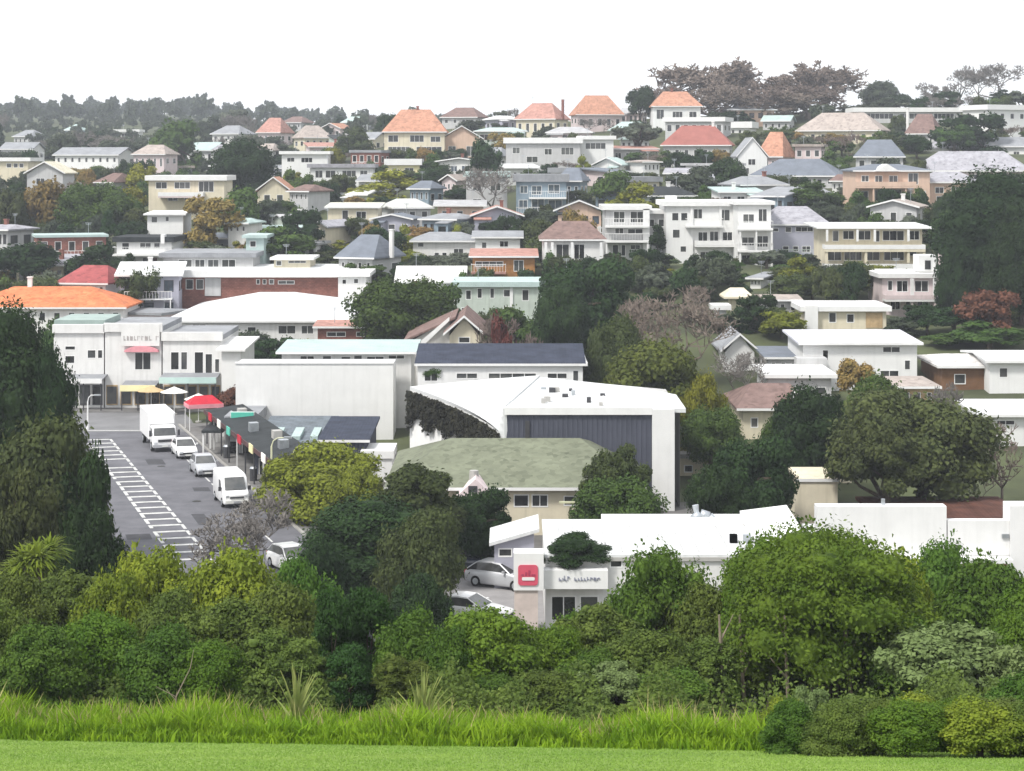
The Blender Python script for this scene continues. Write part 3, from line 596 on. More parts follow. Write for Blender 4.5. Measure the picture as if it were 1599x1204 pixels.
# ================================================================== SHOPS, HALLS AND SHEDS AROUND THE STREET
h = H('hall', 'big white roofed hall', 'large pale hall with a broad white hip roof behind the shops', 262, 560, 560, 503, 456, 212, 26, 'hip', white2, r_white,
      wins=[(300, 506, 322, 518), (386, 510, 400, 518), (434, 508, 462, 522), (470, 508, 490, 522)], cat='hall', down=4, inset=9)
h = H('shed', 'brick lean-to', 'low reddish brick lean-to at the right end of the white roofed hall', 496, 592, 545, 512, 505, 204, 4, 'mono', brick, r_pink, wins=[(510, 518, 540, 526), (556, 518, 580, 526)], down=4)
# shop fronts across the end of the street
def shop(phrase, label, L_, R_, top, wins, fasc, awn_m, awn_px, shopm, name='shop'):
    h = H(name, phrase, label, L_, R_, 640, top + 8, top, 193, 12, 'flat', white2, r_grey, wins=wins, cat='shop', over=.0, down=1, pad=False)
    b = MB(); b.box(-h.hw - .1, h.hw + .1, -.25, .3, h.h + .003, h.zr + .35); b.build('parapet', white2, h.root)
    a, y, c, y2 = awn_px
    v = h.V(y); vb = h.V(y2)
    m = MB(); m.prism([(h.U(a), -.02, v + .25), (h.U(a), -2.6, v), (h.U(a), -2.6, v - .12), (h.U(a), -.02, v + .1)], (h.U(c) - h.U(a), 0, 0)); ca = m.build('canopy', r_grey, h.root)
    m = MB(); m.box(h.U(a), h.U(c), -2.75, -2.61, vb, v + .08); m.build('fascia', awn_m, ca)
    for q in (a + 2, (a + c) / 2, c - 2):
        m = MB(); m.box(h.U(q) - .05, h.U(q) + .05, -2.55, -2.45, 0, v - .13); m.build('veranda_post', frame_d, h.root)
    n = max(2, int((R_ - L_) / 18))
    for k in range(n):
        x0 = L_ + (R_ - L_) * (k + .1) / n; x1 = L_ + (R_ - L_) * (k + .9) / n
        m = MB(); m.box(h.U(x0), h.U(x1), -.08, -.01, .5, 2.5); f = m.build('shop_window', shopm, h.root)
        m = MB(); m.box(h.U(x0) + .08, h.U(x1) - .08, -.1, -.082, .62, 2.35); m.build('pane', glass, f)
    return h
s1 = shop('left pink plaster shop', 'two storey pale plaster shop with black sash windows at the left end of the row', 84, 162, 512, [(101, 540, 118, 547), (101, 555, 117, 568), (136, 546, 150, 560), (152, 546, 166, 560)], None, fascia, (110, 588, 168, 594), frame_d)
s2 = shop('lettered parapet shop', 'pale shop with raised lettered parapet and one tall window over the street', 164, 252, 510, [(210, 550, 236, 578)], None, yel_m, (196, 598, 250, 606), tanw)
s3 = shop('teal canopy shop', 'pale shop with grey window bays above a long teal canopy', 254, 346, 524, [(266, 549, 280, 578), (282, 549, 293, 578), (303, 549, 318, 584), (320, 552, 332, 584), (335, 560, 343, 582)], None, teal_m if False else mat('pale_teal_fascia', (.45, .60, .57), .6, .06), (256, 586, 344, 594), tanw)
# parapet with illegible raised lettering, and the shallow pink hood over the window
m = MB(); m.box(s2.U(190), s2.U(250), -.3, -.26, s2.V(540), s2.V(506)); pp = m.build('name_panel', white2, s2.root)
m = MB(); rr = random.Random(4); x = s2.U(194)
while x < s2.U(246):
    ww = rr.uniform(.16, .3)
    m.box(x, x + .06, -.33, -.302, s2.V(531), s2.V(524)); m.box(x + .065, x + ww, -.33, -.302, s2.V(531) + (.0 if rr.random() < .5 else .36), s2.V(531) + .1 + (.0 if rr.random() < .5 else .3)); x += ww + .14
    if rr.random() < .15: x += .3
m.build('lettering', mat('lettering_grey', (.40, .37, .36), .7, .1), pp)
m = MB(); n = 9; pts = []
for k in range(n + 1):
    a = math.pi * k / n; pts.append((s2.U(222) + math.cos(a) * 1.75, -.55, s2.V(549) + math.sin(a) * .6))
m.prism(pts, (0, .5, 0)); m.build('window_hood', pinkc, s2.root)
m = MB(); m.box(s1.U(80), s1.U(160), 1.2, 9, s1.h + .5, s1.h + 1.2); m.build('roof_light', mat('green_grey_iron', (.32, .40, .37), .6, .1, .6, 'ribs'), s1.root)
# white end block of the shop row and the yard screen
h = H('shop', 'blank white end block', 'narrow blank white end block right of the teal canopy shop', 346, 376, 640, 548, 528, 190, 10, 'mono', white, white2, wins=[], cat='building', down=1, pad=False)
h = H('warehouse', 'clerestory warehouse', 'pale warehouse with a strip of dark clerestory windows and green tinted roof', 440, 642, 600, 552, 536, 175, 8, 'mono', white2, r_teal,
      wins=[(468, 555, 491, 566), (503, 555, 518, 565), (532, 556, 548, 566), (552, 554, 566, 566), (572, 556, 600, 566), (606, 554, 632, 561)], cat='warehouse', down=4, pad=False)
h = H('warehouse', 'blank white wall building', 'big white building with a blank side wall facing the street', 368, 614, 690, 571, 568, 170, 4, 'flat', white, r_white, cat='building', down=1, pad=False, over=0)
m = MB(); m.box(-h.hw - .06, h.hw + .06, -.06, .3, h.h + .155, h.h + .3); m.build('parapet', white, h.root)
m = MB()
for k in range(1, 5):
    u = -h.hw + h.w * k / 5; m.box(u - .02, u + .02, -.035, -.002, 0, h.h)

h = H('cottage', 'white gable cottage', 'cream gable cottage with dark roof behind the navy roofed building', 702, 748, 556, 524, 492, 182, 12, 'gabley', cream, r_brown, wins=[(716, 516 + 10, 734, 536)], cat='cottage', down=4, over=.6, rot=0, pad=False)
h = H('cottage', 'diagonal white bargeboard cottage', 'pale cottage showing a long white bargeboard left of the cream gable cottage', 640, 702, 562, 534, 494, 186, 10, 'monox', white2, r_brown, cat='cottage', down=4, over=.6, pad=False, fas=fascia)
m = MB(); u0, u1 = h.U(652), h.U(702); m.prism([(u0, -.7, h.V(536)), (u1, -.7, h.V(494)), (u1, -.7, h.V(500)), (u0 + .3, -.7, h.V(543))], (0, .1, 0)); m.build('barge_board', fascia, h.root)
h = H('hall', 'navy roofed building', 'long white building with navy iron roof and strip windows in the centre', 652, 910, 640, 571, 536, 160, 14, 'gablex', white, r_navy,
      wins=[(622 + 40, 578, 684, 596), (712, 582, 746, 592), (762, 582, 838, 592), (854, 582, 886, 592), (894, 578, 904, 596)], cat='hall', down=2, pad=False, over=.25)
m = MB(); m.box(h.hw + .26, h.hw + .4, -.3, 7.2, h.h, h.h + .25)
bb = m.build('downpipe', fascia, h.root)
# white roofed building with the curved wall
Yw = 137.0; b0 = W(905, 797, Yw); root = empty('hall', b0, 0, 'large stark white roofed building with dark clad wall and curved vine covered side', 'building'); MARKS.append((900, 660, Yw, 'white wedge roofed building')); FOOT.append((b0.x - 2, 148, 13))
RECTS.append((640, 1055, 592, 780, Yw))
zt = 25 - 394 * Yw / F - b0.z     # wall top
def lx(px, Y): return (px - CX) / F * Y - b0.x
curve = []
for k in range(17):
    t = k / 16; px_ = 790 - 150 * t; Yk = Yw + 14.5 * (t ** 0.75); ytop = 690 - 82 * (t ** 0.62); curve.append((lx(px_, Yk), Yk - Yw, CZ - (ytop - HY) / F * Yk - b0.z))
m = MB()
front = [(lx(788, Yw), 0), (lx(1018, Yw), 0)]
m.box(front[0][0], front[1][0], 0, .3, 0, zt - .01); m.build('clad_wall', darkwall, root)
m = MB(); m.box(front[1][0] + .003, lx(1053, Yw), -.25, 1.2, 0, zt + .25); m.build('end_pier', white, root)
m = MB(); m.box(lx(820, Yw), lx(827, Yw), -.12, -.003, .5, zt - .6); m.build('downpipe', frame_d, root)
m = MB()
for i in range(16):
    a, b = curve[i], curve[i + 1]; m.add([(a[0], a[1], 0), (b[0], b[1], 0), (b[0], b[1], b[2] - .02), (a[0], a[1], a[2] - .02)], [(0, 1, 2, 3)])
rx = lx(1053, Yw + 6); bx = lx(900, 157.); lc = curve[-1]
m.add([(lc[0], lc[1], 0), (bx, 19.5, 0), (bx, 19.5, zt - .02), (lc[0], lc[1], lc[2] - .02)], [(0, 1, 2, 3)])
m.add([(rx, 1.2, 0), (rx, 14, 0), (rx, 14, zt - .02), (rx, 1.2, zt - .02)], [(0, 1, 2, 3)])
m.add([(front[0][0], .0, 0), (front[0][0], .0, zt - .02), (curve[0][0], curve[0][1], curve[0][2] - .02), (curve[0][0], curve[0][1], 0)], [(0, 1, 2, 3)])
m.add([(rx, 14, 0), (bx, 19.5, 0), (bx, 19.5, zt - .02), (rx, 14, zt - .02)], [(0, 1, 2, 3)]); m.build('wall', white, root)
# roof: level deck plus a ruled surface that sweeps down to the curved edge
A_ = Vector((front[0][0], -.12, zt)); B_ = Vector((bx - 3, 19.8, zt))
poly = [(A_.x, A_.y), (B_.x, B_.y), (lx(1000, 149), 12.5), (rx + .3, 8), (rx + .3, -.12)]
m = MB(); m.prism([(x, y, zt) for x, y in poly], (0, 0, .3)); rf = m.build('roof', r_white, root)
m = MB()
for i in range(16):
    t0, t1 = i / 16, (i + 1) / 16; P0 = A_.lerp(B_, t0) + Vector((0, 0, .3)); P1 = A_.lerp(B_, t1) + Vector((0, 0, .3))
    C0 = Vector(curve[i]); C1 = Vector(curve[i + 1])
    for j in range(5):
        s0, s1 = j / 5, (j + 1) / 5; e = lambda s_: s_ ** 1.5
        def mid(P, C, s_): v = P.lerp(C, s_); v.z = P.z + (C.z + .1 - P.z) * e(s_); return v
        m.add([mid(P0, C0, s0), mid(P1, C1, s0), mid(P1, C1, s1), mid(P0, C0, s1)], [(0, 1, 2, 3)])
sw = m.build('swept_roof', r_white, root)
md = sw.modifiers.new('thick', 'SOLIDIFY'); md.thickness = .25; md.offset = 0
m = MB(); m.box(lx(788, Yw), lx(1018, Yw), -.2, -.125, zt - .15, zt + .36); m.build('fascia', fascia, rf)
for k in range(1, 12):
    g = MB(); u = A_.x + (rx - A_.x) * k / 12; g.box(u - .03, u + .03, .3, 10 if u > A_.x + 3 else 6, zt + .302, zt + .35); g.build('roof_seam', r_white, rf)
rr = random.Random(9)
for k in range(11):
    px_, py_ = rr.uniform(848, 950), rr.uniform(604, 636); Yk = (CZ - b0.z - zt - .35) * F / (py_ - HY); u = lx(px_, Yk); v = Yk - Yw
    q = MB(); w2 = rr.uniform(.12, .28); q.box(u - w2, u + w2, v - .25, v + .25, zt + .305, zt + rr.uniform(.45, .7)); q.build('roof_vent', rr.choice((steel, concrete, frame_d)), rf)
VINE = (root, curve, zt)
# green roof house
h = H('hall', 'grey green hip roofed hall', 'wide low hall with a large grey green tiled hip roof and white windows', 612, 998, 836, 764, 684, 128, 15, 'hip', cream, r_green,
      wins=[(802, 772, 826, 792), (830, 772, 856, 792), (740, 772, 765, 792), (660, 772, 690, 792), (880, 774, 900, 790)], cat='hall', down=1, pad=False, over=.5, inset=4.2)
g = MB(); g.box(h.U(722), h.U(764), -1.6, .3, 0, h.V(765)); dm = g.build('brick_porch', brick, h.root)
g = MB(); g.prism([(h.U(714), -1.7, h.V(768)), (h.U(772), -1.7, h.V(768)), (h.U(743), -1.7, h.V(742))], (0, 3, 0)); g.build('porch_gable', pinkw, dm)
g = MB(); g.box(h.U(732), h.U(746), -1.76, -1.71, h.V(762), h.V(752)); g.build('vent', frame_d, dm)
g = MB(); g.tube((h.U(740), .4, h.V(760)), (h.U(740), .4, h.V(736)), .35, .3, 8); g.build('chimney', concrete, h.roof)
# dark sheds beside the street with pale skylights
h = H('shed', 'dark grey shop roof', 'dark grey roofed shop with pale skylight strips beside the parked cars', 396, 500, 762, 704, 650, 152, 13, 'mono', darkwall, mat('slate_blue_iron', (.16, .19, .22), .5, .25, .9, 'ribs'), wins=[(404, 715, 430, 752), (440, 715, 470, 752)], cat='shop', down=1, pad=False, over=.3, fas=steel)
for k, (a, b) in enumerate(((412, 430), (448, 462), (478, 490))):
    g = MB(); g.prism([(h.U(a), 3.0, h.h + .205 + .07 * 3), (h.U(b), 3.0, h.h + .205 + .07 * 3), (h.U(b), 6.5, h.h + .205 + .07 * 6.5), (h.U(a), 6.5, h.h + .205 + .07 * 6.5)], (0, 0, .3)); g.build('skylight', r_teal, h.roof)
h = H('shed', 'slate shed', 'low slate blue shed roof between the dark shop and the yellow green shrubs', 502, 572, 762, 690, 654, 150, 11, 'mono', darkwall, r_navy, wins=[(512, 700, 540, 716)], cat='shed', down=1, pad=False, over=.3)
h = H('shop', 'street veranda shop', 'dark shop with deep shaded veranda right of the parked trucks', 352, 398, 722, 665, 650, 163, 12, 'flat', palegrey, r_grey, wins=[(358, 688, 374, 716), (378, 688, 392, 716)], cat='shop', down=1, pad=False, over=.1)
g = MB(); g.box(-h.hw - 1.8, -h.hw - .02, -1.5, 10, 2.7, 2.9); g.build('veranda_roof', r_dark, h.root)
for y in (-1.3, 2.5, 6.2, 9.8):
    g = MB(); g.box(-h.hw - 1.75, -h.hw - 1.6, y, y + .12, 0, 2.69); g.build('veranda_post', fascia, h.root)
g = MB(); g.box(h.U(362), h.U(397), -.5, -.35, h.V(668), h.V(643)); sg = g.build('sign_panel', teal_m, h.root)
g = MB(); g.box(h.U(362) - .06, h.U(397) + .06, -.345, -.28, h.V(669), h.V(642)); g.build('sign_frame', frame_w, sg)
h = H('shed', 'white kiosk', 'small bright white flat roofed kiosk behind the yellow green shrubs', 566, 612, 745, 716, 704, 149, 4, 'flat', white, fascia, wins=[(574, 724, 590, 738)], cat='kiosk', down=1, pad=False, over=.15)
# right hand middle ground
h = H('wall', 'cream yard building', 'low cream block building right of the white wedge roofed building', 1053, 1122, 760, 716, 709, 150, 6, 'flat', cream, concrete, wins=[(1068, 726, 1082, 738)], cat='building', down=1, pad=False, over=.1)
h = H('house', 'cream wall behind pines', 'pale cream flat building behind the dark trees in the right centre', 1216, 1330, 760, 712, 705, 146, 7, 'flat', cream, fascia, wins=[(1240, 728, 1262, 744), (1286, 728, 1300, 744)], cat='building', down=1, pad=False, over=.1)
h = H('wall', 'tall cream yard wall', 'tall plain cream wall block beside the dark driveway', 1242, 1308, 828, 752, 744, 130, 3, 'mono', cream, cream, wins=[], cat='wall', down=1, pad=False, over=.05)
h = H('cottage', 'brown roofed cottage', 'cream cottage with brown tiled roof and white gable on the right', 1160, 1268, 686, 640, 598, 163, 9, 'hip', cream, r_brown, wins=[(1172, 652, 1184, 668), (1204, 650, 1224, 664), (1240, 650, 1256, 664)], cat='cottage', down=3, pad=False, over=.6)
g = MB(); g.prism([(h.U(1234), -1.2, h.V(634)), (h.U(1262), -1.2, h.V(634)), (h.U(1248), -1.2, h.V(608))], (0, 3.5, 0)); g.build('dormer', white, h.roof)
h = H('house', 'small white triangle gable', 'small white triangular gable above the brown roofed cottage', 1132, 1178, 572, 550, 520, 192, 8, 'gabley', white2, r_grey, wins=[], down=3, pad=False)
h = H('house', 'grey flat roof behind cottage', 'low grey house with white flat roof right behind the brown roofed cottage', 1200, 1298, 640, 590, 584, 172, 8, 'flat', palegrey, fascia, wins=[(1272, 604, 1290, 616), (1304, 604, 1330, 614)], down=3, pad=False)
h = H('house', 'brown far right house', 'low house with brown roof and white eave at the far right', 1470, 1560, 610, 574, 552, 180, 9, 'hip', brown, mat('white_brown_roof', (.62, .60, .58), .8, .12, .6, 'tiles'), wins=[(1490, 584, 1508, 600)], down=3, pad=False)
h = H('house', 'white right edge house', 'white house with pale roof cut by the right edge of the view', 1545, 1640, 600, 566, 548, 178, 9, 'gablex', white, r_white, wins=[(1560, 574, 1574, 590)], down=3, pad=False)
h = H('garage', 'white garage', 'white double garage with dark opening at the right edge', 1532, 1640, 700, 650, 630, 158, 7, 'mono', white, r_white, wins=[(1556, 656, 1585, 664)], cat='garage', down=3, pad=False)
h = H('house', 'rusty roof strip', 'low building with a long rust red roof behind the white parapet', 1380, 1592, 850, 812, 792, 124, 7, 'hip', brick, mat('rust_roof', (.13, .06, .045), .85, .25, .8, 'ribs'), wins=[], cat='building', down=1, pad=False)
h = H('pavilion', 'cream pavilion', 'small cream hexagonal sunshade on the slope left of the cream tiered house', 1142, 1164, 478, 466, 449, 216, 3.2, 'pyramid', cream, cream, wins=[], cat='pavilion', down=1, pad=True, over=.9)
h = H('cottage', 'round white tank house', 'tiny white hut on the slope right of the mauve bare tree', 1118, 1134, 500, 484, 476, 206, 2.4, 'flat', white, fascia, wins=[], cat='hut', down=1)
# --- white parapet building on the right foreground
h = H('shop', 'long white parapet building', 'long white flat topped building with brown shaded veranda on the right', 1268, 1592, 900, 842, 838, 112, 4, 'flat', white, r_white, wins=[], cat='building', down=1, pad=False, over=0, reg=True)
yA = h.U(1276), h.U(1474)
g = MB(); g.box(h.U(1274), h.U(1476), -.35, .6, h.V(866), h.V(789)); g.build('raised_parapet', white, h.root)
g = MB(); g.box(h.U(1478), h.U(1574), -.30, .3, h.V(866), h.V(811)); g.build('parapet', white, h.root)
g = MB(); g.box(h.U(1574) + .01, h.U(1640), -.45, 1.2, 0, h.V(788)); g.build('pier', white, h.root)
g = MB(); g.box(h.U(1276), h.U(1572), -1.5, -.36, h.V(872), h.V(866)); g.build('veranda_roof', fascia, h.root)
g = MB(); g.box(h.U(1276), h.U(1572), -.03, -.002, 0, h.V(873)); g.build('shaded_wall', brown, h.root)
g = MB(); g.tube((h.U(1380), .2, h.V(790)), (h.U(1380), .2, h.V(780)), .12, .12, 8); g.build('vent', steel, h.root)
g = MB(); g.box(h.U(1562), h.U(1573), -.42, -.32, h.V(838), h.V(832)); g.build('wall_light', steel, h.root)
# --- low white roof with the sign, centre foreground
Yo = 102.0; o0 = W(1020, 985, Yo)
h = H('office', 'low white roofed office', 'low white roofed office with a slate lettered fascia in the centre foreground', 852, 1190, 985, 872, 866, Yo, 10, 'flat', white2, r_white,
      wins=[(860, 930, 900, 970), (905, 930, 935, 970), (952, 873, 972, 887)], cat='office', down=1.5, pad=False, over=.05)
h.boxpx('fascia_panel', white, 848, 885, 948, 914, -.9, -.06)
lt = MB(); rr = random.Random(2); x = h.U(856)
for k, (a, b, hh) in enumerate(((872, 878, .16), (880, 889, .30), (896, 932, .20))):
    x = h.U(a)
    while x < h.U(b):
        ww = rr.uniform(.09, .13); z0 = h.V(901)
        lt.box(x, x + .04, -.93, -.903, z0, z0 + hh * rr.uniform(.7, 1)); lt.box(x + .053, x + ww, -.96, -.903, z0 + (0 if rr.random() < .6 else hh * .5), z0 + .07 + (0 if rr.random() < .6 else hh * .5)); x += ww + .06
lt.build('lettering', signtext, h.root)
g = MB(); g.prism([(h.U(1190), -.02, h.V(872)), (h.U(1270), -.02, h.V(862)), (h.U(1270), 10, h.V(850)), (h.U(1190), 10, h.V(860))], (0, 0, .3)); g.build('side_roof', fascia, h.root)
for (a, b, c, d) in ((1141, 846, 1151, 856), (1141, 870, 1151, 880), (1163, 846, 1171, 852)):
    Yk = Yo + 3; u = (((a + b * 0 + c) / 2) - CX) / F * Yk - h.loc.x
    g = MB(); g.box(u - .2, u + .2, 3, 3.4, h.zr + .0, h.zr + .45); g.build('roof_vent', steel, h.root)
for k in range(1, 14):
    g = MB(); u = -h.hw + h.w * k / 14; g.box(u - .025, u + .025, .6, 7.9, h.zr + .002, h.zr + .05); g.build('roof_seam', palegrey, h.root)
g = MB(); g.box(-h.hw, h.hw, -.14, -.06, h.h - .12, h.h + .08); g.build('gutter', concrete, h.root)
g = MB(); g.box(-h.hw + 3.4, -h.hw + 12, 8.2, 9.8, h.zr + .005, h.zr + .35); g.build('roof_kerb', fascia, h.root)
# sign pier
p = W(825, 985, 100.6); sp = empty('sign_pier', p, 0, 'white sign pier with a rounded red emblem at the corner of the low office', 'sign'); RECTS.append((798, 850, 862, 978, 100.6))
kk = F / 100.6; U = lambda q: (q - 825) / kk; V = lambda q: (985 - q) / kk
g = MB(); g.box(U(802), U(849), 0, 1.3, V(922), V(864)); g.build('sign_box', white, sp)
g = MB(); g.box(U(803), U(840), .1, 1.2, -1.5, V(922) - .003); g.build('pier_base', mat('pinkish_plaster', (.55, .47, .43), .8, .1, 1.2, streak=.3), sp)
def rrect(x0, x1, z0, z1, r, y):
    pts = []
    for cx_, cz_, a0 in ((x1 - r, z1 - r, 0), (x0 + r, z1 - r, 90), (x0 + r, z0 + r, 180), (x1 - r, z0 + r, 270)):
        for k in range(5): a = R(a0 + 22.5 * k); pts.append((cx_ + r * math.cos(a), y, cz_ + r * math.sin(a)))
    return pts
g = MB(); g.prism(rrect(U(809), U(840), V(914), V(882), .16, -.06), (0, .057, 0)); em = g.build('emblem', signred, sp)
g = MB()
g.prism(rrect(U(815), U(835), V(906), V(901), .06, -.09), (0, .028, 0)); g.build('emblem_band', white, em)
g = MB()
for k, (a, b) in enumerate(((814, 818), (820, 823), (825, 828), (830, 836))): g.box(U(a), U(b), -.085, -.062, V(899), V(899) + .1 + .1 * ((k * 7) % 3))
g.build('emblem_letters', mat('emblem_dark_red', (.36, .05, .10), .6, .05), em)
for k in range(6):
    g = MB(); g.box(U(812 + 9 * k), U(815 + 9 * k), -2.2, -2.1, -1.0, .45); g.build('bollard_rail', fascia, sp)
h = H('shed', 'lilac walled annex', 'small lilac grey annex with sloping white roof left of the red emblem sign', 772, 834, 905, 852, 824, 112, 4, 'monox', lilac, r_white, wins=[(778, 856, 800, 870)], cat='annex', down=1.5, pad=False, over=.3)
# silver ducts on the roof
p = W(1102, 836, 111); du = empty('roof_duct', p, 0, 'silver curved air conditioning duct standing on the low white roof', 'air duct')
g = MB(); pts = [(-.9, 0, 0), (-.75, 0, .9), (-.3, 0, 1.25), (.2, 0, 1.1), (.6, 0, .7), (.75, 0, .1), (.75, 0, -.6)]
for a, b in zip(pts, pts[1:]): g.tube(a, b, .27, .27, 10)
g.build('duct', steel, du, True)
g = MB(); g.box(-1.1, .1, -.5, .5, -.4, .42); g.build('fan_housing', steel, du)
g = MB(); g.tube((-.5, 0, 1.2), (-.6, 0, 1.75), .14, .2, 8); g.build('cowl', steel, du)
MARKS.append((1102, 815, 111, 'silver roof duct')); RECTS.append((1070, 1130, 792, 840, 111))


hr_ = random.Random(2024); HU = {}
walls_ = [('white', white), ('white', white2), ('cream', cream), ('pale grey', palegrey), ('pale pink', pinkw), ('blue grey', bluegrey), ('lilac', lilac), ('pale green', palegreen), ('brick', brick), ('peach', peach)]
roofs_ = [('grey', r_grey), ('brown', r_brown), ('pale grey', mat('pale_iron_roof', (.45, .45, .46), .7, .15, .6, 'ribs', streak=.2)), ('taupe', r_taupe), ('blue grey', r_blue), ('lilac', r_lilac), ('dark grey', r_dark), ('teal', r_teal), ('charcoal', r_dark), ('white', r_white), ('faded pink', r_pink), ('grey', r_grey)]
def nearest_phrase(px, py, Y, head):
    c = sorted([q for q in MARKS if q[3]], key=lambda q: (q[0] - px) ** 2 + (q[1] - py) ** 2 * 1.5)
    for q in c[:8]:
        dx, dy = q[0] - px, q[1] - py; rel = ('left of' if dx > 0 else 'right of') if abs(dx) > abs(dy) else ('above' if dy > 0 else 'below')
        l = f'{head} {rel} the {q[3]}'
        if l not in HU and len(l.split()) <= 16: HU[l] = 1; return l
    return f'{head} near the {c[0][3]}'
nh = 0
for tries in range(14000):
    px = hr_.uniform(-20, 1620); Y = 222 + 250 * hr_.random() ** 1.15
    wd = hr_.uniform(6.0, 11.5); st = hr_.choice((1, 1, 2)); x = (px - CX) / F * Y; pm = F / Y
    z = float(base_z(x, Y)) + .2; base = HY + (CZ - z) * pm; hh = 2.7 * st; rise = hr_.uniform(1.2, 2.2); eave = base - hh * pm; ridge = eave - rise * pm + 4
    L_, R_ = px - wd * pm / 2, px + wd * pm / 2
    if eave < 172 or (px > 1420 and Y < 250) or (px < 235 and 280 < base < 420) or (1000 < px < 1260 and base > 440) or hr_.random() < .12: continue
    bad = False; ar = (R_ - L_) * (base - ridge)
    for (a, b, t_, b_, Yr) in RECTS:
        ox = min(R_, b) - max(L_, a); oy = min(base - (0 if Yr > Y else hh * pm * .4), b_ + 2) - max(ridge, t_)
        if ox > 1 and oy > 1 and ox * oy > .17 * min(ar, (b - a) * (b_ - t_)): bad = True; break
    if bad or any((x - a) ** 2 + (Y + 4 - b) ** 2 < (r_ * .85 + wd * .42) ** 2 for a, b, r_ in FOOT): continue
    wn, wl = hr_.choice(walls_); rn, rf_ = hr_.choice(roofs_); rk = hr_.choice(('hip', 'gablex', 'gablex', 'gabley', 'flat', 'mono', 'hip')); rt = hr_.uniform(-35, 35)
    if rk == 'flat': ridge = eave - 4
    rkn = {'hip': 'hip', 'gablex': 'long gable', 'gabley': 'front gable', 'flat': 'flat', 'mono': 'sloping'}[rk]
    lb = nearest_phrase(px, (base + ridge) / 2, Y, f"{'two storey' if st == 2 else 'low'} {wn} house with {rn} {rkn} roof")
    h = H('house', '', lb, L_, R_, base, eave, ridge, Y, hr_.uniform(6, 8.5), rk, wl, rf_, rot=rt, wins=[('g', hr_.choice((3, 4, 5)), st, hr_.uniform(.4, .65), hr_.uniform(.4, .55))], down=5, sidew=2, reg=False, over=hr_.uniform(.3, .7), protect=.45, gm=hr_.choice((None, None, glassb)), fm=hr_.choice((None, frame_d)))
    if hr_.random() < .5 and rk != 'flat':
        g = MB(); sg = hr_.choice((-1, 1)); g.box(min(sg * h.hw * .3, sg * (h.hw - .1)), max(sg * h.hw * .3, sg * (h.hw - .1)), -2.2, -.01, -3, 2.3); wg = g.build('wing', wl, h.root)
        g = MB(); u0 = min(sg * h.hw * .25, sg * h.hw * 1.02); u1 = max(sg * h.hw * .25, sg * h.hw * 1.02); g.prism([(u0, -2.5, 2.3), (u0, -2.5, 2.45), (u0, -.01, 2.68), (u0, -.01, 2.5)], (u1 - u0, 0, 0)); g.build('wing_roof', rf_, wg)
        g = MB(); um = sg * h.hw * .62; g.box(um - .6, um + .6, -2.26, -2.205, .9, 1.9); g.build('window', glass, h.root)
    elif st == 2 and hr_.random() < .8:
        g = MB(); g.box(-h.hw * .8, h.hw * .8, -1.6, -.01, 2.6, 2.75); bo = g.build('balcony', fascia, h.root)
        g = MB(); g.box(-h.hw * .8, h.hw * .8, -1.6, -1.55, 3.6, 3.66)
        for k in range(16): u = -h.hw * .8 + h.hw * 1.6 * k / 15.2; g.box(u, u + .05, -1.59, -1.56, 2.753, 3.597)
        g.build('railing', frame_w, bo)
        for u in (-h.hw * .78, h.hw * .74): g = MB(); g.box(u, u + .12, -1.58, -1.46, -2, 2.597); g.build('post', frame_w, h.root)
    if hr_.random() < .5 and rk != 'flat': h.chimney(h.cx + hr_.uniform(-.25, .25) * wd * pm, ridge - 2, hr_.choice((brick, white2)))
    nh += 1
    if nh % 4 == 0:          # a front fence or garden wall a few metres down the slope
        fx = h.loc.x + hr_.uniform(-3, 3); fy = Y - hr_.uniform(4, 6); fz = float(base_z(fx, fy)); fw = hr_.uniform(7, 14); wht = hr_.random() < .55
        fe = empty('fence' if wht else 'garden_wall', (fx, fy, fz - .3), R(rt * .5), nearest_phrase(px, base + 8, fy, 'white picket fence' if wht else 'low rendered garden wall'), 'fence' if wht else 'wall', 'fences and walls on the hill')
        g = MB()
        if wht:
            g.box(-fw / 2, fw / 2, -.03, .03, .5, .62); g.box(-fw / 2, fw / 2, -.03, .03, 1.2, 1.32); n_ = int(fw / .3)
            for k in range(n_): g.box(-fw / 2 + k * .3, -fw / 2 + k * .3 + .14, -.06, -.032, .2, 1.5)
            g.build('pickets', fascia, fe); g = MB()
            for k in range(int(fw / 2.2) + 1): g.box(-fw / 2 + k * 2.2, -fw / 2 + k * 2.2 + .12, .032, .14, -.5, 1.6)
            g.build('fence_posts', fascia, fe)
        else:
            g.box(-fw / 2, fw / 2, -.12, .12, -1, 1.35); g.build('wall', hr_.choice((white2, concrete, palegrey)), fe); g = MB(); g.box(-fw / 2 - .05, fw / 2 + .05, -.18, .18, 1.353, 1.45); g.build('coping', concrete, fe)
    if nh >= 135: break
print('extra hill houses', nh)
# ------------------------------------------------------------------ resolve pads and build the ground
def resolve_pads():
    for i, q in enumerate(PADS):
        if q[2] == 'z': PADS[i] = (q[0], q[1], q[4] - float(base_z(q[0], q[1])) - .15, q[3])
resolve_pads()
def grid_mesh(name, m, ys, nx, spread, kind='structure'):
    ys = np.array(ys, float); V_ = []
    ts = np.linspace(-1, 1, nx)
    X = np.outer(ys * spread + 30, ts); Yg = np.outer(ys, np.ones(nx)); Z = ground_z(X, Yg)
    v = np.stack([X, Yg, Z], -1).reshape(-1, 3); ny = len(ys)
    idx = np.arange(ny * nx).reshape(ny, nx)
    f = np.stack([idx[:-1, :-1], idx[:-1, 1:], idx[1:, 1:], idx[1:, :-1]], -1).reshape(-1, 4)
    me = bpy.data.meshes.new(name); me.from_pydata(v.tolist(), [], f.tolist()); me.materials.append(m); me.shade_smooth()
    o = link(name, me); tag(o, kind=kind); return o
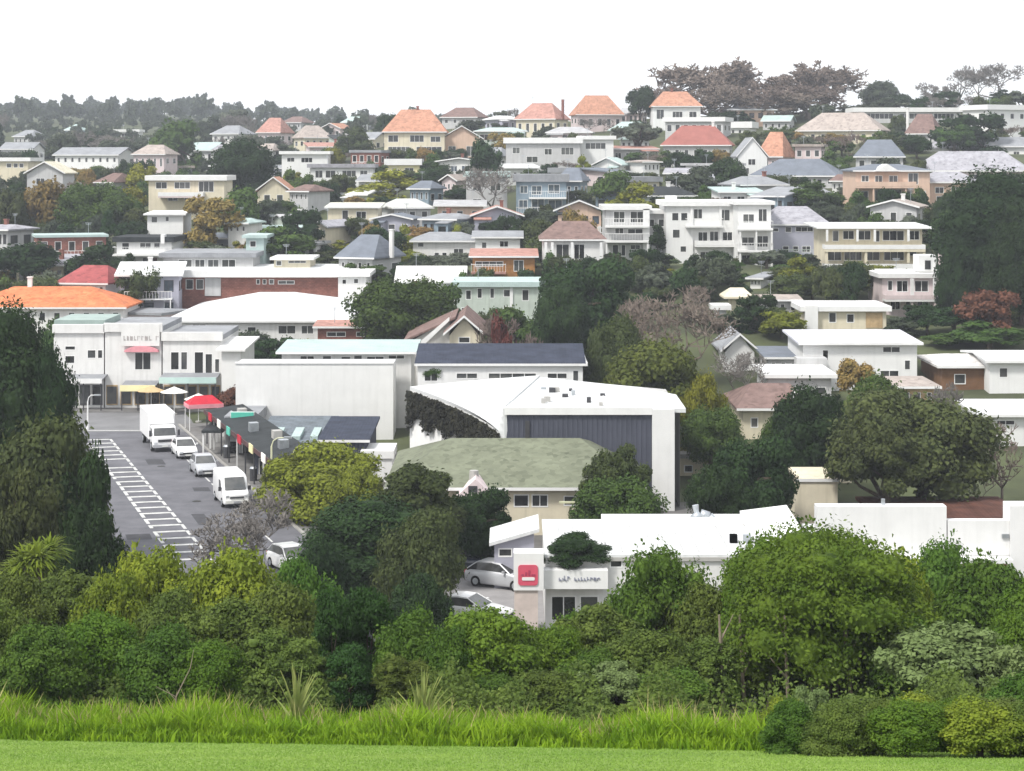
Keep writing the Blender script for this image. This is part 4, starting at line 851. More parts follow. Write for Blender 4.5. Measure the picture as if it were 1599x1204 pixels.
ground_m = mat('hill_ground', (.085, .10, .045), .95, .2, .12, col2=(.045, .05, .03))
ys = [-20, 0, 15, 25, 35, 40, 43, 45, 46, 48, 50, 54, 58, 64, 70, 76, 82, 88, 92, 96, 100] + list(np.arange(104, 520, 3.0)) + list(np.arange(520, 1000, 15.0)) + list(np.arange(1000, 1560, 50.0))
ground = grid_mesh('hillside', ground_m, ys, 260, .55)

# ================================================================== STREET
# road axis measured from the painted median
A0 = Vector((-37.8, 170.5)); A1 = Vector((-22.1, 123.0)); ax = (A1 - A0).normalized(); nx_ = Vector((-ax.y, ax.x))   # nx_ points to +x
if nx_.x < 0: nx_ = -nx_
def rp(s_, t_): q = A0 + ax * s_ + nx_ * t_; return q.x, q.y       # s along the street towards the camera, t to the right of the median's left line
def strip(mb, s0, s1, t0, t1, z0, z1=None, flat=True):
    P = [rp(s0, t0), rp(s0, t1), rp(s1, t1), rp(s1, t0)]
    if flat: mb.add([(x, y, z0) for x, y in P], [(0, 1, 2, 3)])
    else: mb.prism([(x, y, z0) for x, y in P], (0, 0, z1 - z0))
asphalt = mat('asphalt', (.15, .15, .165), .9, .13, .45, col2=(.095, .095, .105), streak=.2)
paint = mat('road_paint', (.62, .62, .60), .7, .18, 2.0)
slab_m = mat('paving', (.20, .195, .19), .9, .15, .8)
kerb_m = mat('kerb_stone', (.36, .35, .33), .9, .1, 1.0)
fl = MB(); fl.add([(-120, 98, .012), (120, 98, .012), (120, 139, .012), (18, 160, .012), (-20, 200, .012), (-120, 200, .012)], [(0, 1, 2, 3, 4, 5)])
tag(fl.build('town_ground', mat('town_ground', (.15, .145, .14), .95, .2, .3)), kind='structure')
m = MB(); strip(m, -20, 78, -3.9, 9.3, .03); road = m.build('road', asphalt); tag(road, kind='structure')
m = MB(); m.add([(-110, 176.5, .034), (-14, 176.5, .034), (-14, 190, .034), (-110, 190, .034)], [(0, 1, 2, 3)]); cr = m.build('cross_road', mat('asphalt_worn', (.20, .20, .205), .9, .12, .35)); tag(cr, kind='structure')
m = MB(); strip(m, -8, 78, 9.3, 9.5, .0, .15, False); strip(m, -3, 78, -4.1, -3.9, .0, .15, False); k_ = m.build('kerb', kerb_m); tag(k_, kind='structure')
m = MB(); strip(m, -8, 78, 9.5, 13.2, .0, .14, False); strip(m, -3, 78, -7.5, -4.1, 0, .14, False); k_ = m.build('footpath', slab_m); tag(k_, kind='structure')
m = MB(); m.add([(-60, 190, .14), (-14, 190, .14), (-14, 194, .14), (-60, 194, .14), (-60, 190, .03), (-14, 190, .03)], [(0, 1, 2, 3), (0, 4, 5, 1)]); tag(m.build('shop_footpath', slab_m), kind='structure')
zp = .036
def marking(s0, s1, t0, t1, name='lane_marking', skew=0):
    m = MB(); P = [rp(s0, t0), rp(s0 + skew, t1), rp(s1 + skew, t1), rp(s1, t0)]; m.prism([(x, y, zp) for x, y in P], (0, 0, .008)); return m.build(name, paint, road)
wm_ = 1.75
for k in range(24):
    s0 = -1 + k * 2.35
    marking(s0, s0 + 1.75 if k % 9 else s0 + 1.1, -.04, .20); marking(s0 + .3, s0 + 2.0, wm_ + .35, wm_ + .57)
    if k not in (6,): marking(s0, s0 + .45, .21, wm_ + .34, 'hatch_bar', .15)
patch_m = mat('road_patch', (.075, .075, .082), .9, .15, 1.0)
for k, (s_, t_, l_, w2_) in enumerate(((12, 3.6, 3.2, 1.4), (27, 5.2, 2.0, 1.2), (38, 3.4, 4.5, .9), (22, -2.6, 3.0, 1.1), (44, -1.9, 2.2, 1.6))):
    m = MB(); P = [rp(s_, t_), rp(s_ + .2, t_ + w2_), rp(s_ + l_, t_ + w2_ - .1), rp(s_ + l_ - .3, t_ - .1)]; m.prism([(x, y, .032) for x, y in P], (0, 0, .003)); m.build('road_patch', patch_m, road)
for k, (s_, t_) in enumerate(((16, 4.4), (33, 4.6), (30, -1.6), (50, 4.3))):
    x_, y_ = rp(s_, t_); m = MB(); m.tube((x_, y_, .033), (x_, y_, .041), .34, .34, 14); m.build('manhole_cover', mat('cast_iron', (.05, .048, .045), .7, .2), road)
for k in range(16): marking(4 + k * 3.1, 4 + k * 3.1 + 2.2, 6.85, 6.98, 'parking_line')
for k in range(10): marking(30 + k * 2.6, 30 + k * 2.6 + 1.6, -3.5, -3.36, 'edge_line')
m = MB(); m.prism([(-60, 177.2, .04), (-33, 177.2, .04), (-33, 177.5, .04), (-60, 177.5, .04)], (0, 0, .006)); m.build('lane_marking', paint, cr)
# dark veranda running down the right side of the street
q = rp(20, 11.4); vr = empty('street_veranda', (q[0], q[1], .14), math.atan2(ax.y, ax.x), 'long dark veranda with posts shading the shopfronts right of the parked cars', 'veranda')
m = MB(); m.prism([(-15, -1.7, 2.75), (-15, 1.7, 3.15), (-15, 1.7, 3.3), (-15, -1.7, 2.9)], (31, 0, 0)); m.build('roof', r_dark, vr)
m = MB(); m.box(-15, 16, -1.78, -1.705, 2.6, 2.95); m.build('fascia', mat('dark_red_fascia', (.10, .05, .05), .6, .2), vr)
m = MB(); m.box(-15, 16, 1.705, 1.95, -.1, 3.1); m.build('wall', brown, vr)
for k in range(9):
    m = MB(); m.box(-14.6 + k * 3.7, -14.5 + k * 3.7, -1.6, -1.5, 0, 2.72); m.build('post', fascia if k % 3 == 1 else frame_d, vr)
for k in range(7):
    m = MB(); m.box(-14 + k * 4.3, -10.9 + k * 4.3, 1.62, 1.70, .5, 2.4); f = m.build('shop_window', frame_d, vr); m = MB(); m.box(-13.9 + k * 4.3, -11 + k * 4.3, 1.60, 1.617, .6, 2.3); m.build('pane', glass, f)
for k, (u_, cm_) in enumerate(((-12, red_m), (-7.5, canv), (-3, teal_m), (2, red_m), (7, yel_m), (12, canv))):
    m = MB(); m.box(u_, u_ + 1.5, -1.86, -1.79, 2.45, 3.1); m.build('hanging_sign', cm_, vr)
for k, (u_, v_) in enumerate(((-9, .4), (0, -.3), (5, .6), (10, .1))):
    m = MB(); m.box(u_, u_ + .9, v_ - .3, v_ + .4, 3.0, 3.75); m.build('fan_unit', steel if k % 2 else concrete, vr)
for k, (s_, t_) in enumerate(((26, 10.1), (34, 10.2), (14, 10.1))):
    q = rp(s_, t_); b_ = empty('litter_bin', (q[0], q[1], .14), 0, ('dark litter bin under the middle of the street veranda', 'dark litter bin nearest the van on the pavement', 'dark litter bin at the far end of the street veranda')[k], 'bin'); m = MB(); m.tube((0, 0, 0), (0, 0, .95), .28, .3, 10); m.build('body', frame_d, b_); m = MB(); m.tube((0, 0, .953), (0, 0, 1.1), .31, .2, 10); m.build('lid', steel, b_)
# light concrete yard in front of the sign
m = MB(); m.add([(-7, 97.5, .045), (2.2, 97.5, .045), (2.2, 122, .045), (-9, 122, .045)], [(0, 1, 2, 3)]); tag(m.build('car_park', mat('light_paving', (.30, .29, .29), .9, .12, .6)), kind='structure')
m = MB(); m.add([(9, 114, .05), (30, 112, .05), (30, 126, .05), (9, 124, .05)], [(0, 1, 2, 3)]); tag(m.build('driveway', mat('driveway_asphalt', (.10, .095, .105), .9, .15, .6)), kind='structure')

# ------------------------------------------------------------------ vehicles
def loft(sections, name, m, parent, smooth=True, caps=True):
    """sections: list of (y, [(x,z)...]) rings"""
    mb = MB(); n = len(sections[0][1]); vs = [(x, y, z) for y, ring in sections for x, z in ring]; fs = []
    for i in range(len(sections) - 1):
        for k in range(n): fs.append((i * n + k, i * n + (k + 1) % n, (i + 1) * n + (k + 1) % n, (i + 1) * n + k))
    if caps: fs += [tuple(range(n)), tuple((len(sections) - 1) * n + k for k in range(n))]
    mb.add(vs, fs); me = mb.mesh(name, m)
    if smooth: me.shade_smooth()
    o = link(name, me, parent)
    if smooth:
        b = o.modifiers.new('bevel', 'BEVEL'); b.width = .04; b.segments = 2; b.limit_method = 'ANGLE'; b.angle_limit = R(35)
    return o
def ring(w_, z0, z1, r=.12, tw=None):
    tw = tw if tw is not None else w_ - r * .6
    return [(-w_ + r * .4, z0), (w_ - r * .4, z0), (w_, z0 + r), (w_, z1 - r * 1.2), (tw, z1), (-tw, z1), (-w_, z1 - r * 1.2), (-w_, z0 + r)]
def wheels(root, xs, ys_, r, wd=.2):
    for sx in (-1, 1):
        for y in ys_:
            a = MB(); a.tube((sx * (xs - wd), y, r), (sx * xs, y, r), r, r, 18); w0 = a.build('wheel', rubber, root)
            b = MB(); b.tube((sx * (xs - .03), y, r), (sx * (xs + .015), y, r), r * .62, r * .58, 12); b.build('rim', steel, w0)
def lights(root, x, y, z, w_, h_, name='headlight', m=None):
    for sx in (-1, 1):
        b = MB(); b.box(sx * x - w_ / 2, sx * x + w_ / 2, y - .05, y + .08, z - h_ / 2, z + h_ / 2); b.build(name, m or lampglass, root)
def car(loc, rz, paint_m, label, kind='hatch', name='parked_car', group=None, cat='car'):
    r = empty(name, loc, rz, label, cat, group)
    Lh, wd = 2.15, .86
    if kind == 'hatch': st = [(-2.15, .72, .42, .60), (-2.05, .80, .25, .70), (-1.3, .86, .2, .90), (-.85, .86, .2, .97), (1.0, .86, .2, .98), (1.9, .84, .25, .95), (2.1, .78, .35, .85)]; cab = [(-.95, .78, .97), (-.25, .66, 1.42), (.3, .64, 1.48), (1.3, .64, 1.42), (1.95, .72, .98)]
    elif kind == 'suv': st = [(-2.25, .80, .45, .85), (-2.1, .88, .3, .98), (-1.3, .92, .25, 1.1), (2.0, .92, .25, 1.12), (2.25, .86, .4, 1.05)]; cab = [(-1.15, .84, 1.1), (-.5, .74, 1.66), (.2, .73, 1.72), (1.9, .72, 1.66), (2.15, .8, 1.12)]
    else: st = [(-2.3, .74, .42, .60), (-2.15, .82, .25, .72), (-1.2, .87, .2, .88), (-.8, .87, .2, .93), (1.3, .87, .2, .95), (2.2, .84, .25, .93), (2.35, .76, .4, .85)]; cab = [(-.9, .79, .94), (-.1, .66, 1.38), (.5, .65, 1.42), (1.0, .66, 1.38), (1.75, .76, .95)]
    loft([(y, ring(w_, a, b)) for y, w_, a, b in st], 'body', paint_m, r)
    g = []
    for y, w_, zt_ in cab: g.append((y, [(-.8 if w_ > .7 else -w_ - .12, .9), (.8 if w_ > .7 else w_ + .12, .9), (w_, zt_), (-w_, zt_)]))
    loft(g, 'windscreen_and_windows', glass, r, smooth=False)
    top = [(y, [(-w_ - .02, zt_ - .035), (w_ + .02, zt_ - .035), (w_ - .03, zt_ + .03), (-w_ + .03, zt_ + .03)]) for y, w_, zt_ in cab[1:-1]]
    loft(top, 'roof_panel', paint_m, r, smooth=False)
    for sx in (-1, 1):
        for (a, b) in ((cab[0], cab[1]), (cab[-1], cab[-2])):
            q = MB(); q.tube((sx * (a[1] + .02), a[0], a[2]), (sx * (b[1] + .01), b[0], b[2]), .035, .035, 4); q.build('pillar', paint_m, r)
        q = MB(); q.box(sx * .96 - .09, sx * .96 + .09, cab[0][0] + .25, cab[0][0] + .37, .98, 1.12); q.build('wing_mirror', paint_m, r)
    f = st[0]
    lights(r, f[1] - .12, f[0] + .02, (f[2] + f[3]) / 2 + .08, .3, .14)
    q = MB(); q.box(-.42, .42, f[0] - .02, f[0] + .05, f[2] + .02, f[2] + .12); q.build('grille', frame_d, r)
    q = MB(); q.box(-.26, .26, f[0] - .04, f[0] - .022, f[2] - .1, f[2] + .01); q.build('number_plate', plate_m, r)
    lights(r, f[1] - .1, st[-1][0] - .02, .8, .22, .16, 'tail_light', signred)
    wheels(r, .88 if kind != 'suv' else .94, (-1.35, 1.3), .32 if kind != 'suv' else .37)
    return r
rzs = math.atan2(ax.x, -ax.y)       # car front (-Y) turned along the street, towards the camera
def on(px, py): Y = 25 * F / (py - HY); return ((px - CX) / F * Y, Y, .04)
car(on(288, 712), rzs, carwhite, 'white sedan parked right in front of the white box truck', 'sedan')
car(on(318, 740), rzs, carsilver, 'silver hatchback parked second behind the white van', 'hatch')
# van
v = empty('delivery_van', on(361, 786), rzs, 'white high roof van parked nearest on the street', 'van')
loft([(-2.35, ring(.80, .4, .95)), (-2.2, ring(.92, .28, 1.12)), (-1.75, ring(.95, .25, 1.22)), (-1.45, ring(.95, .25, 1.45, .12, .80)), (-1.05, ring(.95, .25, 2.12, .12, .78)), (-.6, ring(.95, .25, 2.28, .12, .80)), (2.2, ring(.95, .25, 2.3, .12, .80)), (2.4, ring(.93, .35, 2.2, .12, .78))], 'body', carwhite, v)
q = MB(); q.prism([(-.76, -1.80, 1.24), (.76, -1.80, 1.24), (.70, -1.13, 2.03), (-.70, -1.13, 2.03)], (0, -.05, .03)); q.build('windscreen', glass, v)
for sx in (-1, 1):
    q = MB(); q.prism([(sx * .955, -1.45, 1.2), (sx * .955, -.4, 1.2), (sx * .955, -.4, 1.85), (sx * .955, -1.05, 1.85)], (sx * .02, 0, 0)); q.build('side_window', glass, v)
    q = MB(); q.box(sx * 1.08 - .1, sx * 1.08 + .1, -1.5, -1.38, 1.15, 1.45); q.build('wing_mirror', frame_d, v)
lights(v, .68, -2.3, .85, .26, .2)
q = MB(); q.box(-.5, .5, -2.42, -2.34, .72, .84); q.build('grille', frame_d, v)
q = MB(); q.box(-.82, .82, -2.48, -2.36, .38, .58); q.build('bumper', plate_m, v)
q = MB(); q.box(-.26, .26, -2.51, -2.485, .42, .54); q.build('number_plate', carsilver, v)
wheels(v, .97, (-1.5, 1.5), .34)
# truck
t = empty('box_truck', on(249, 698), rzs, 'white box truck facing the camera on the street', 'truck'); t.scale = (.95, .95, .90)
q = MB(); q.box(-1.2, 1.2, -1.6, 4.6, .95, 3.5); bx_ = q.build('cargo_box', carwhite, t); bv = bx_.modifiers.new('bevel', 'BEVEL'); bv.width = .06; bv.segments = 2
q = MB(); q.prism([(-1.1, -1.8, 2.45), (1.1, -1.8, 2.45), (1.0, -1.65, 3.3), (-1.0, -1.65, 3.3)], (0, .2, 0)); q.build('wind_deflector', carwhite, t)
loft([(-3.5, ring(1.0, .45, 1.45)), (-3.35, ring(1.08, .4, 1.6)), (-3.0, ring(1.08, .4, 2.3, .12, .98)), (-2.85, ring(1.08, .4, 2.38, .12, .98)), (-1.75, ring(1.08, .4, 2.4, .12, .98))], 'cab', carwhite, t)
q = MB(); q.prism([(-.98, -3.40, 1.55), (.98, -3.40, 1.55), (.92, -3.05, 2.22), (-.92, -3.05, 2.22)], (0, -.05, .02)); q.build('windscreen', glass, t)
for sx in (-1, 1):
    q = MB(); q.prism([(sx * 1.085, -3.1, 1.5), (sx * 1.085, -2.1, 1.5), (sx * 1.085, -2.1, 2.2), (sx * 1.085, -2.9, 2.2)], (sx * .02, 0, 0)); q.build('side_window', glass, t)
    q = MB(); q.box(sx * 1.28 - .1, sx * 1.28 + .1, -3.35, -3.25, 1.5, 2.05); q.build('wing_mirror', frame_d, t)
lights(t, .82, -3.5, .85, .3, .2)
q = MB(); q.box(-1.08, 1.08, -3.62, -3.5, .45, .72); q.build('bumper', carsilver, t)
q = MB(); q.box(-.6, .6, -3.56, -3.49, .95, 1.2); q.build('grille', frame_d, t)
q = MB(); q.box(-.26, .26, -3.65, -3.625, .52, .64); q.build('number_plate', plate_m, t)
q = MB(); q.box(-.45, .45, -3.2, 4.5, .5, .94); q.build('chassis', frame_d, t)
wheels(t, 1.12, (-2.6, 3.0), .45, .28)
RECTS += [(214, 276, 640, 702, 164), (270, 345, 688, 745, 150), (328, 388, 738, 800, 137), (110, 420, 645, 862, 110)]
# cars by the sign
car(((735 - CX) / F * 104, 104, .05), R(68), carwhite, 'white car parked side on below the red emblem sign', 'sedan')
car(((738 - CX) / F * 117, 117, .05), R(-12), cardark, 'dark off road car parked behind the white car near the sign', 'suv')
car(((784 - CX) / F * 113, 112.5, .05), R(60), carsilver, 'silver hatchback beside the dark off road car near the sign', 'hatch')
RECTS += [(672, 800, 898, 960, 104), (712, 772, 846, 890, 117), (745, 800, 868, 900, 113)]
car(((455 - CX) / F * 117, 117, .05), R(30), carwhite, 'white car glimpsed behind the bare grey tree left of centre', 'hatch')
car(((384 - CX) / F * 160, 160, .05), rzs, cardark, 'dark car in the shaded yard right of the street', 'sedan') if False else None

# ------------------------------------------------------------------ street furniture
def lamp_post(px, py, Y, hgt, label, m=pole_m, arm=1.6, side=1):
    p = W(px, py, Y); g_ = gz(p.x, p.y); p.z = max(g_, 0) if Y < 200 else g_
    r = empty('street_lamp', p, 0, label, 'street lamp')
    a = MB(); a.tube((0, 0, 0), (0, 0, hgt - .6), .10, .065, 8)
    pts = [(0, 0, hgt - .6), (side * arm * .15, 0, hgt - .2), (side * arm * .5, 0, hgt), (side * arm, 0, hgt + .03)]
    for q0, q1 in zip(pts, pts[1:]): a.tube(q0, q1, .055, .045, 6)
    a.build('pole', m, r); b = MB(); b.box(min(side * arm, side * (arm + .6)), max(side * arm, side * (arm + .6)), -.13, .13, hgt - .03, hgt + .1); b.build('lamp_head', steel, r)
    c = MB(); c.tube((0, 0, 0), (0, 0, .5), .14, .14, 8); c.build('base', m, r)
    return r
lamp_post(83, 700, 118, 6.2, 'thin grey green street lamp in front of the big dark tree on the left')
lamp_post(137, 655, 178, 3.2, 'short white street lamp at the left corner of the junction', fascia, .6)
lamp_post(424, 780, 141, 4.6, 'cream lamp post left of the yellow green shrubs', pole_y, .9)
lamp_post(458, 790, 139, 4.2, 'second cream lamp post among the yellow green shrubs', pole_y, .5)
p = W(912, 840, 124); tp = empty('sign_post', (p.x, p.y, 0), 0, 'thin t shaped cream pole in front of the grey green roofed hall', 'pole'); hh = CZ - (786 - HY) * 124 / F
q = MB(); q.tube((0, 0, 0), (0, 0, hh), .06, .05, 6); q.build('pole', pole_y, tp); q = MB(); q.box(-1.6, .8, -.06, .06, hh + .003, hh + .13); q.build('crossbar', pole_y, tp)
# red canopy stall, white umbrella
p = on(318, 672); st = empty('market_canopy', p, R(20), 'red canopy with pink edge on the pavement beyond the truck', 'canopy')
q = MB(); q.add([(-1.6, -1.2, 2.5), (1.6, -1.2, 2.5), (1.6, 1.2, 2.5), (-1.6, 1.2, 2.5), (-.8, 0, 3.2), (.8, 0, 3.2)], [(0, 1, 5, 4), (1, 2, 5), (2, 3, 4, 5), (3, 0, 4), (0, 3, 2, 1)]); cn = q.build('canopy_top', red_m, st)
q = MB()
for (a, b, c, d) in ((-1.62, 1.62, -1.25, -1.2), (-1.62, 1.62, 1.2, 1.25)): q.box(a, b, c, d, 2.15, 2.52)
for x in (-1.62, 1.58): q.box(x, x + .04, -1.2, 1.2, 2.15, 2.52)
q.build('valance', pinkc, cn)
for x in (-1.5, 1.5):
    for y in (-1.1, 1.1):
        q = MB(); q.tube((x, y, 0), (x, y, 2.5), .04, .04, 6); q.build('leg', fascia, st)
def umbrella(px, py, m_, label):
    p = on(px, py); r = empty('cafe_umbrella', p, 0, label, 'umbrella'); q = MB(); q.tube((0, 0, 0), (0, 0, 2.6), .035, .03, 6); q.build('pole', frame_w, r)
    q = MB(); n = 8; vs = [(0, 0, 2.75)] + [(1.4 * math.cos(2 * math.pi * k / n), 1.4 * math.sin(2 * math.pi * k / n), 2.2) for k in range(n)] + [(0, 0, 2.68)]
    q.add(vs, [(0, 1 + k, 1 + (k + 1) % n) for k in range(n)] + [(n + 1, 1 + (k + 1) % n, 1 + k) for k in range(n)]); q.build('canopy', m_, r)
    q = MB(); q.tube((0, 0, 0), (0, 0, .12), .3, .3, 10); q.build('base', concrete, r)
umbrella(310, 660, canv, 'open white umbrella on the pavement behind the red canopy')
umbrella(272, 648, canv, 'open cream umbrella outside the teal canopy shop')
umbrella(236, 646, mat('tan_canvas', (.55, .40, .22), .8, .1), 'open tan umbrella outside the lettered parapet shop')

# ================================================================== VEGETATION
def np_mesh(name, V, Fq, m, smooth=False):
    me = bpy.data.meshes.new(name); nv, nf = len(V), len(Fq)
    me.vertices.add(nv); me.vertices.foreach_set('co', np.ascontiguousarray(V, np.float32).ravel())
    k = Fq.shape[1]; me.loops.add(nf * k); me.loops.foreach_set('vertex_index', np.ascontiguousarray(Fq, np.int32).ravel())
    me.polygons.add(nf); me.polygons.foreach_set('loop_start', np.arange(0, nf * k, k, dtype=np.int32)); me.polygons.foreach_set('loop_total', np.full(nf, k, np.int32))
    me.update(); me.validate(); me.materials.append(m)
    if smooth: me.shade_smooth()
    return me
def norm(a): return a / np.maximum(np.linalg.norm(a, axis=-1, keepdims=True), 1e-9)
def leaves(rg, P, Nn, size, elong=1.6, droop=0.0):
    """rhombic leaves at P facing Nn"""
    n = len(P); t = norm(np.cross(Nn, rg.normal(size=(n, 3)))); 
    if droop: t = norm(t * (1 - droop) + np.array([0, 0, -1.0]) * droop)
    b = norm(np.cross(Nn, t)); s = size * rg.uniform(.6, 1.35, (n, 1))
    a = P - t * s * elong / 2; c = P + t * s * elong / 2; mid = Nn * s * .15
    V = np.stack([a, P - b * s / 2 + mid, c, P + b * s / 2 + mid], 1).reshape(-1, 3)
    return V, np.arange(4 * n).reshape(n, 4)
def clumps(rg, n, shape):
    """clump centres and radii in a unit crown: x,y in [-.5,.5], z in [0,1]"""
    out = []
    for i in range(n):
        a = rg.uniform(0, 2 * math.pi); 
        if shape == 'round': u = rg.uniform(-.75, 1); rr_ = math.sqrt(max(0, 1 - u * u)); k = rg.uniform(.72, 1) if i > n * .25 else rg.uniform(.1, .6); c = (math.cos(a) * rr_ * .37 * k, math.sin(a) * rr_ * .37 * k, .52 + u * .36 * k); r = rg.uniform(.10, .18)
        elif shape == 'dome': u = rg.uniform(0, 1); rr_ = math.sqrt(1 - u * u); k = rg.uniform(.75, 1) if i > n * .2 else rg.uniform(.2, .7); c = (math.cos(a) * rr_ * .40 * k, math.sin(a) * rr_ * .40 * k, .12 + u * .72 * k); r = rg.uniform(.09, .16)
        elif shape == 'spread': u = rg.uniform(-.2, 1); rr_ = math.sqrt(1 - u * u); k = rg.uniform(.7, 1); c = (math.cos(a) * rr_ * .42 * k, math.sin(a) * rr_ * .42 * k, .62 + u * .27 * k + rg.normal() * .03); r = rg.uniform(.08, .14)
        elif shape == 'cone': t_ = rg.uniform(0, 1) ** .8; rr_ = .42 * (1 - t_) + .03; c = (math.cos(a) * rr_ * .85, math.sin(a) * rr_ * .85, .08 + t_ * .86); r = .05 + .09 * (1 - t_)
        elif shape == 'column': t_ = rg.uniform(0, 1); rr_ = .33 * math.sin(math.pi * min(.97, t_ * .8 + .15)) ** .6; c = (math.cos(a) * rr_, math.sin(a) * rr_, .06 + t_ * .84); r = rg.uniform(.10, .16)
        elif shape == 'open': u = rg.uniform(-.5, 1); rr_ = math.sqrt(1 - u * u); k = rg.uniform(.4, 1); c = (math.cos(a) * rr_ * .40 * k, math.sin(a) * rr_ * .40 * k, .58 + u * .34 * k); r = rg.uniform(.055, .10)
        out.append((c[0] + rg.normal() * .02, c[1] + rg.normal() * .02, c[2] + rg.normal() * .02, r))
    return np.array(out)
def make_tree(kind, seed, shape, m, nclump, nleaf, leaf, w_=6.0, hgt=6.0, bm_=None, droop=0.0, core=True, name_crown='crown', flat=.75):
    """returns (crown mesh, trunk mesh) for a crown w_ wide and hgt high standing at the origin"""
    rg = np.random.default_rng(seed); C = clumps(rg, nclump, shape); sc = np.array([w_, w_, hgt]); cen = C[:, :3] * sc; rad = C[:, 3] * (w_ + hgt) / 2
    cnt = rg.multinomial(nleaf, (rad ** 2) / (rad ** 2).sum()); idx = np.repeat(np.arange(nclump), cnt)
    d = norm(rg.normal(size=(nleaf, 3)) + np.array([0, 0, .25])); k = rg.uniform(.55, 1.0, (nleaf, 1)) ** .5 * (1 + rg.normal(size=(nleaf, 1)) * .09)
    P = cen[idx] + d * rad[idx][:, None] * k * np.array([1.15, 1.15, flat])
    Nn = norm(d * 1.0 + np.array([0, 0, .35]) + rg.normal(size=(nleaf, 3)) * .42)
    ns = nleaf // 14; js = rg.integers(0, nclump, ns); ds = norm(rg.normal(size=(ns, 3)) + np.array([0, 0, .5])); P[:ns] = cen[js] + ds * rad[js][:, None] * rg.uniform(.95, 1.2, (ns, 1))
    V, Fq = leaves(rg, P, Nn, leaf, droop=droop)
    if core:          # hidden solid blobs added inside the clumps to stop light passing straight through
        bm = bmesh.new(); Vs = [V]; Fs = [Fq]; off = len(V)
        u = np.array([(x, y, z) for z in (-.8, 0, .8) for x, y in [(math.cos(a) * math.sqrt(1 - z * z * .9), math.sin(a) * math.sqrt(1 - z * z * .9)) for a in np.arange(6) * math.pi / 3]])
        qd = []
        for r_ in range(2):
            for j in range(6): qd.append((r_ * 6 + j, r_ * 6 + (j + 1) % 6, (r_ + 1) * 6 + (j + 1) % 6, (r_ + 1) * 6 + j))
        qd += [(0, 1, 2, 3), (3, 4, 5, 0), (12, 13, 14, 15), (15, 16, 17, 12)]; qd = np.array(qd)
        for c, r_ in zip(cen, rad):
            Vs.append(c + u * r_ * .62 * np.array([1.1, 1.1, flat]) * rg.uniform(.8, 1.15, (18, 1))); Fs.append(qd + off); off += 18
        V = np.concatenate(Vs); Fq = np.concatenate(Fs); bm.free()
    cm = np_mesh(name_crown, V, Fq, m)
    mb = MB(); th_ = w_ * .035; zt_ = hgt * .45; lean = rg.normal(size=2) * .03 * w_
    top = Vector((lean[0], lean[1], zt_)); mb.tube((0, 0, -1.0), (lean[0] * .4, lean[1] * .4, zt_ * .5), th_ * 1.25, th_, 8); mb.tube((lean[0] * .4, lean[1] * .4, zt_ * .5), top, th_, th_ * .7, 8)
    for j in rg.choice(nclump, min(9, nclump), replace=False):
        q = Vector(cen[j]); st_ = Vector((0, 0, zt_ * rg.uniform(.5, 1))); md = (st_ + q) / 2 + Vector(rg.normal(size=3)) * .04 * w_
        mb.tube(st_, md, th_ * .5, th_ * .34, 5); mb.tube(md, q, th_ * .34, th_ * .12, 5)
    tm = mb.mesh('trunk', bm_ or bark)
    return cm, tm
def make_bare(seed, m, w_=8.0, hgt=9.0, depth=6, spread=.62, thick=.16, up=.35):
    tmin = .034 if thick > .18 else .03
    rg = random.Random(seed); tw = MB(); tr = MB()
    def go(p, d, l, r, n):
        q = p + d * l; (tr if n > depth - 2 else tw).tube(p, q, r, r * .66, 5 if n > depth - 2 else 3)
        if n == 0: return
        for _ in range(3 if n > 1 else 4):
            v = Vector((rg.gauss(0, 1), rg.gauss(0, 1), rg.gauss(up, .6))); dd = (d * (1 - spread) + v.normalized() * spread); dd.z += .08; dd.normalize()
            go(q, dd, l * rg.uniform(.62, .85), max(r * .58, tmin), n - 1)
    go(Vector((0, 0, -.5)), Vector((rg.gauss(0, .06), rg.gauss(0, .06), 1)).normalized(), hgt * (.13 if thick > .18 else .24), thick, depth)
    def fit(mb, lim): return mb
    xs = [abs(c) for v in tw.v for c in v[:2]]; zs = [v[2] for v in tw.v]; kx = (w_ / 2) / np.percentile(xs, 99); kz = hgt / np.percentile(zs, 99.5)
    for mb in (tw, tr): mb.v = [(x * kx, y * kx, z * kz) for x, y, z in mb.v]
    a = bpy.data.meshes.new('twigs'); a.from_pydata(tw.v, [], tw.f); a.materials.append(m)
    return a, tr.mesh('trunk', m)
TREES = {}
def kind(key, *variants): TREES[key] = variants
# far kinds: 6 m crowns with 0.3 m leaf sprays
for key, m_, shape in (('dark', lf_dark, 'round'), ('mid', lf_mid, 'round'), ('olive', lf_olive, 'round'), ('yellow', lf_yel, 'dome'), ('gold', lf_gold, 'round'), ('grey', lf_grey, 'open'), ('dull', lf_far, 'dome'), ('rust', lf_rust, 'dome')):
    kind(key, *[make_tree(key, 11 + 7 * i + len(key) * 3, shape if i == 0 else ('dome' if shape == 'round' else 'round'), m_, 26, 4200, .24) for i in range(2)])
kind('spread', make_tree('spread', 5, 'spread', lf_dark, 34, 6000, .24, 8, 6), make_tree('spread', 6, 'spread', lf_olive, 34, 5000, .24, 8, 6))
kind('cypress', make_tree('cypress', 8, 'column', lf_dark, 26, 4200, .22, 3, 8))
kind('cone', make_tree('cone', 9, 'cone', lf_dark, 40, 5200, .24, 5, 9))
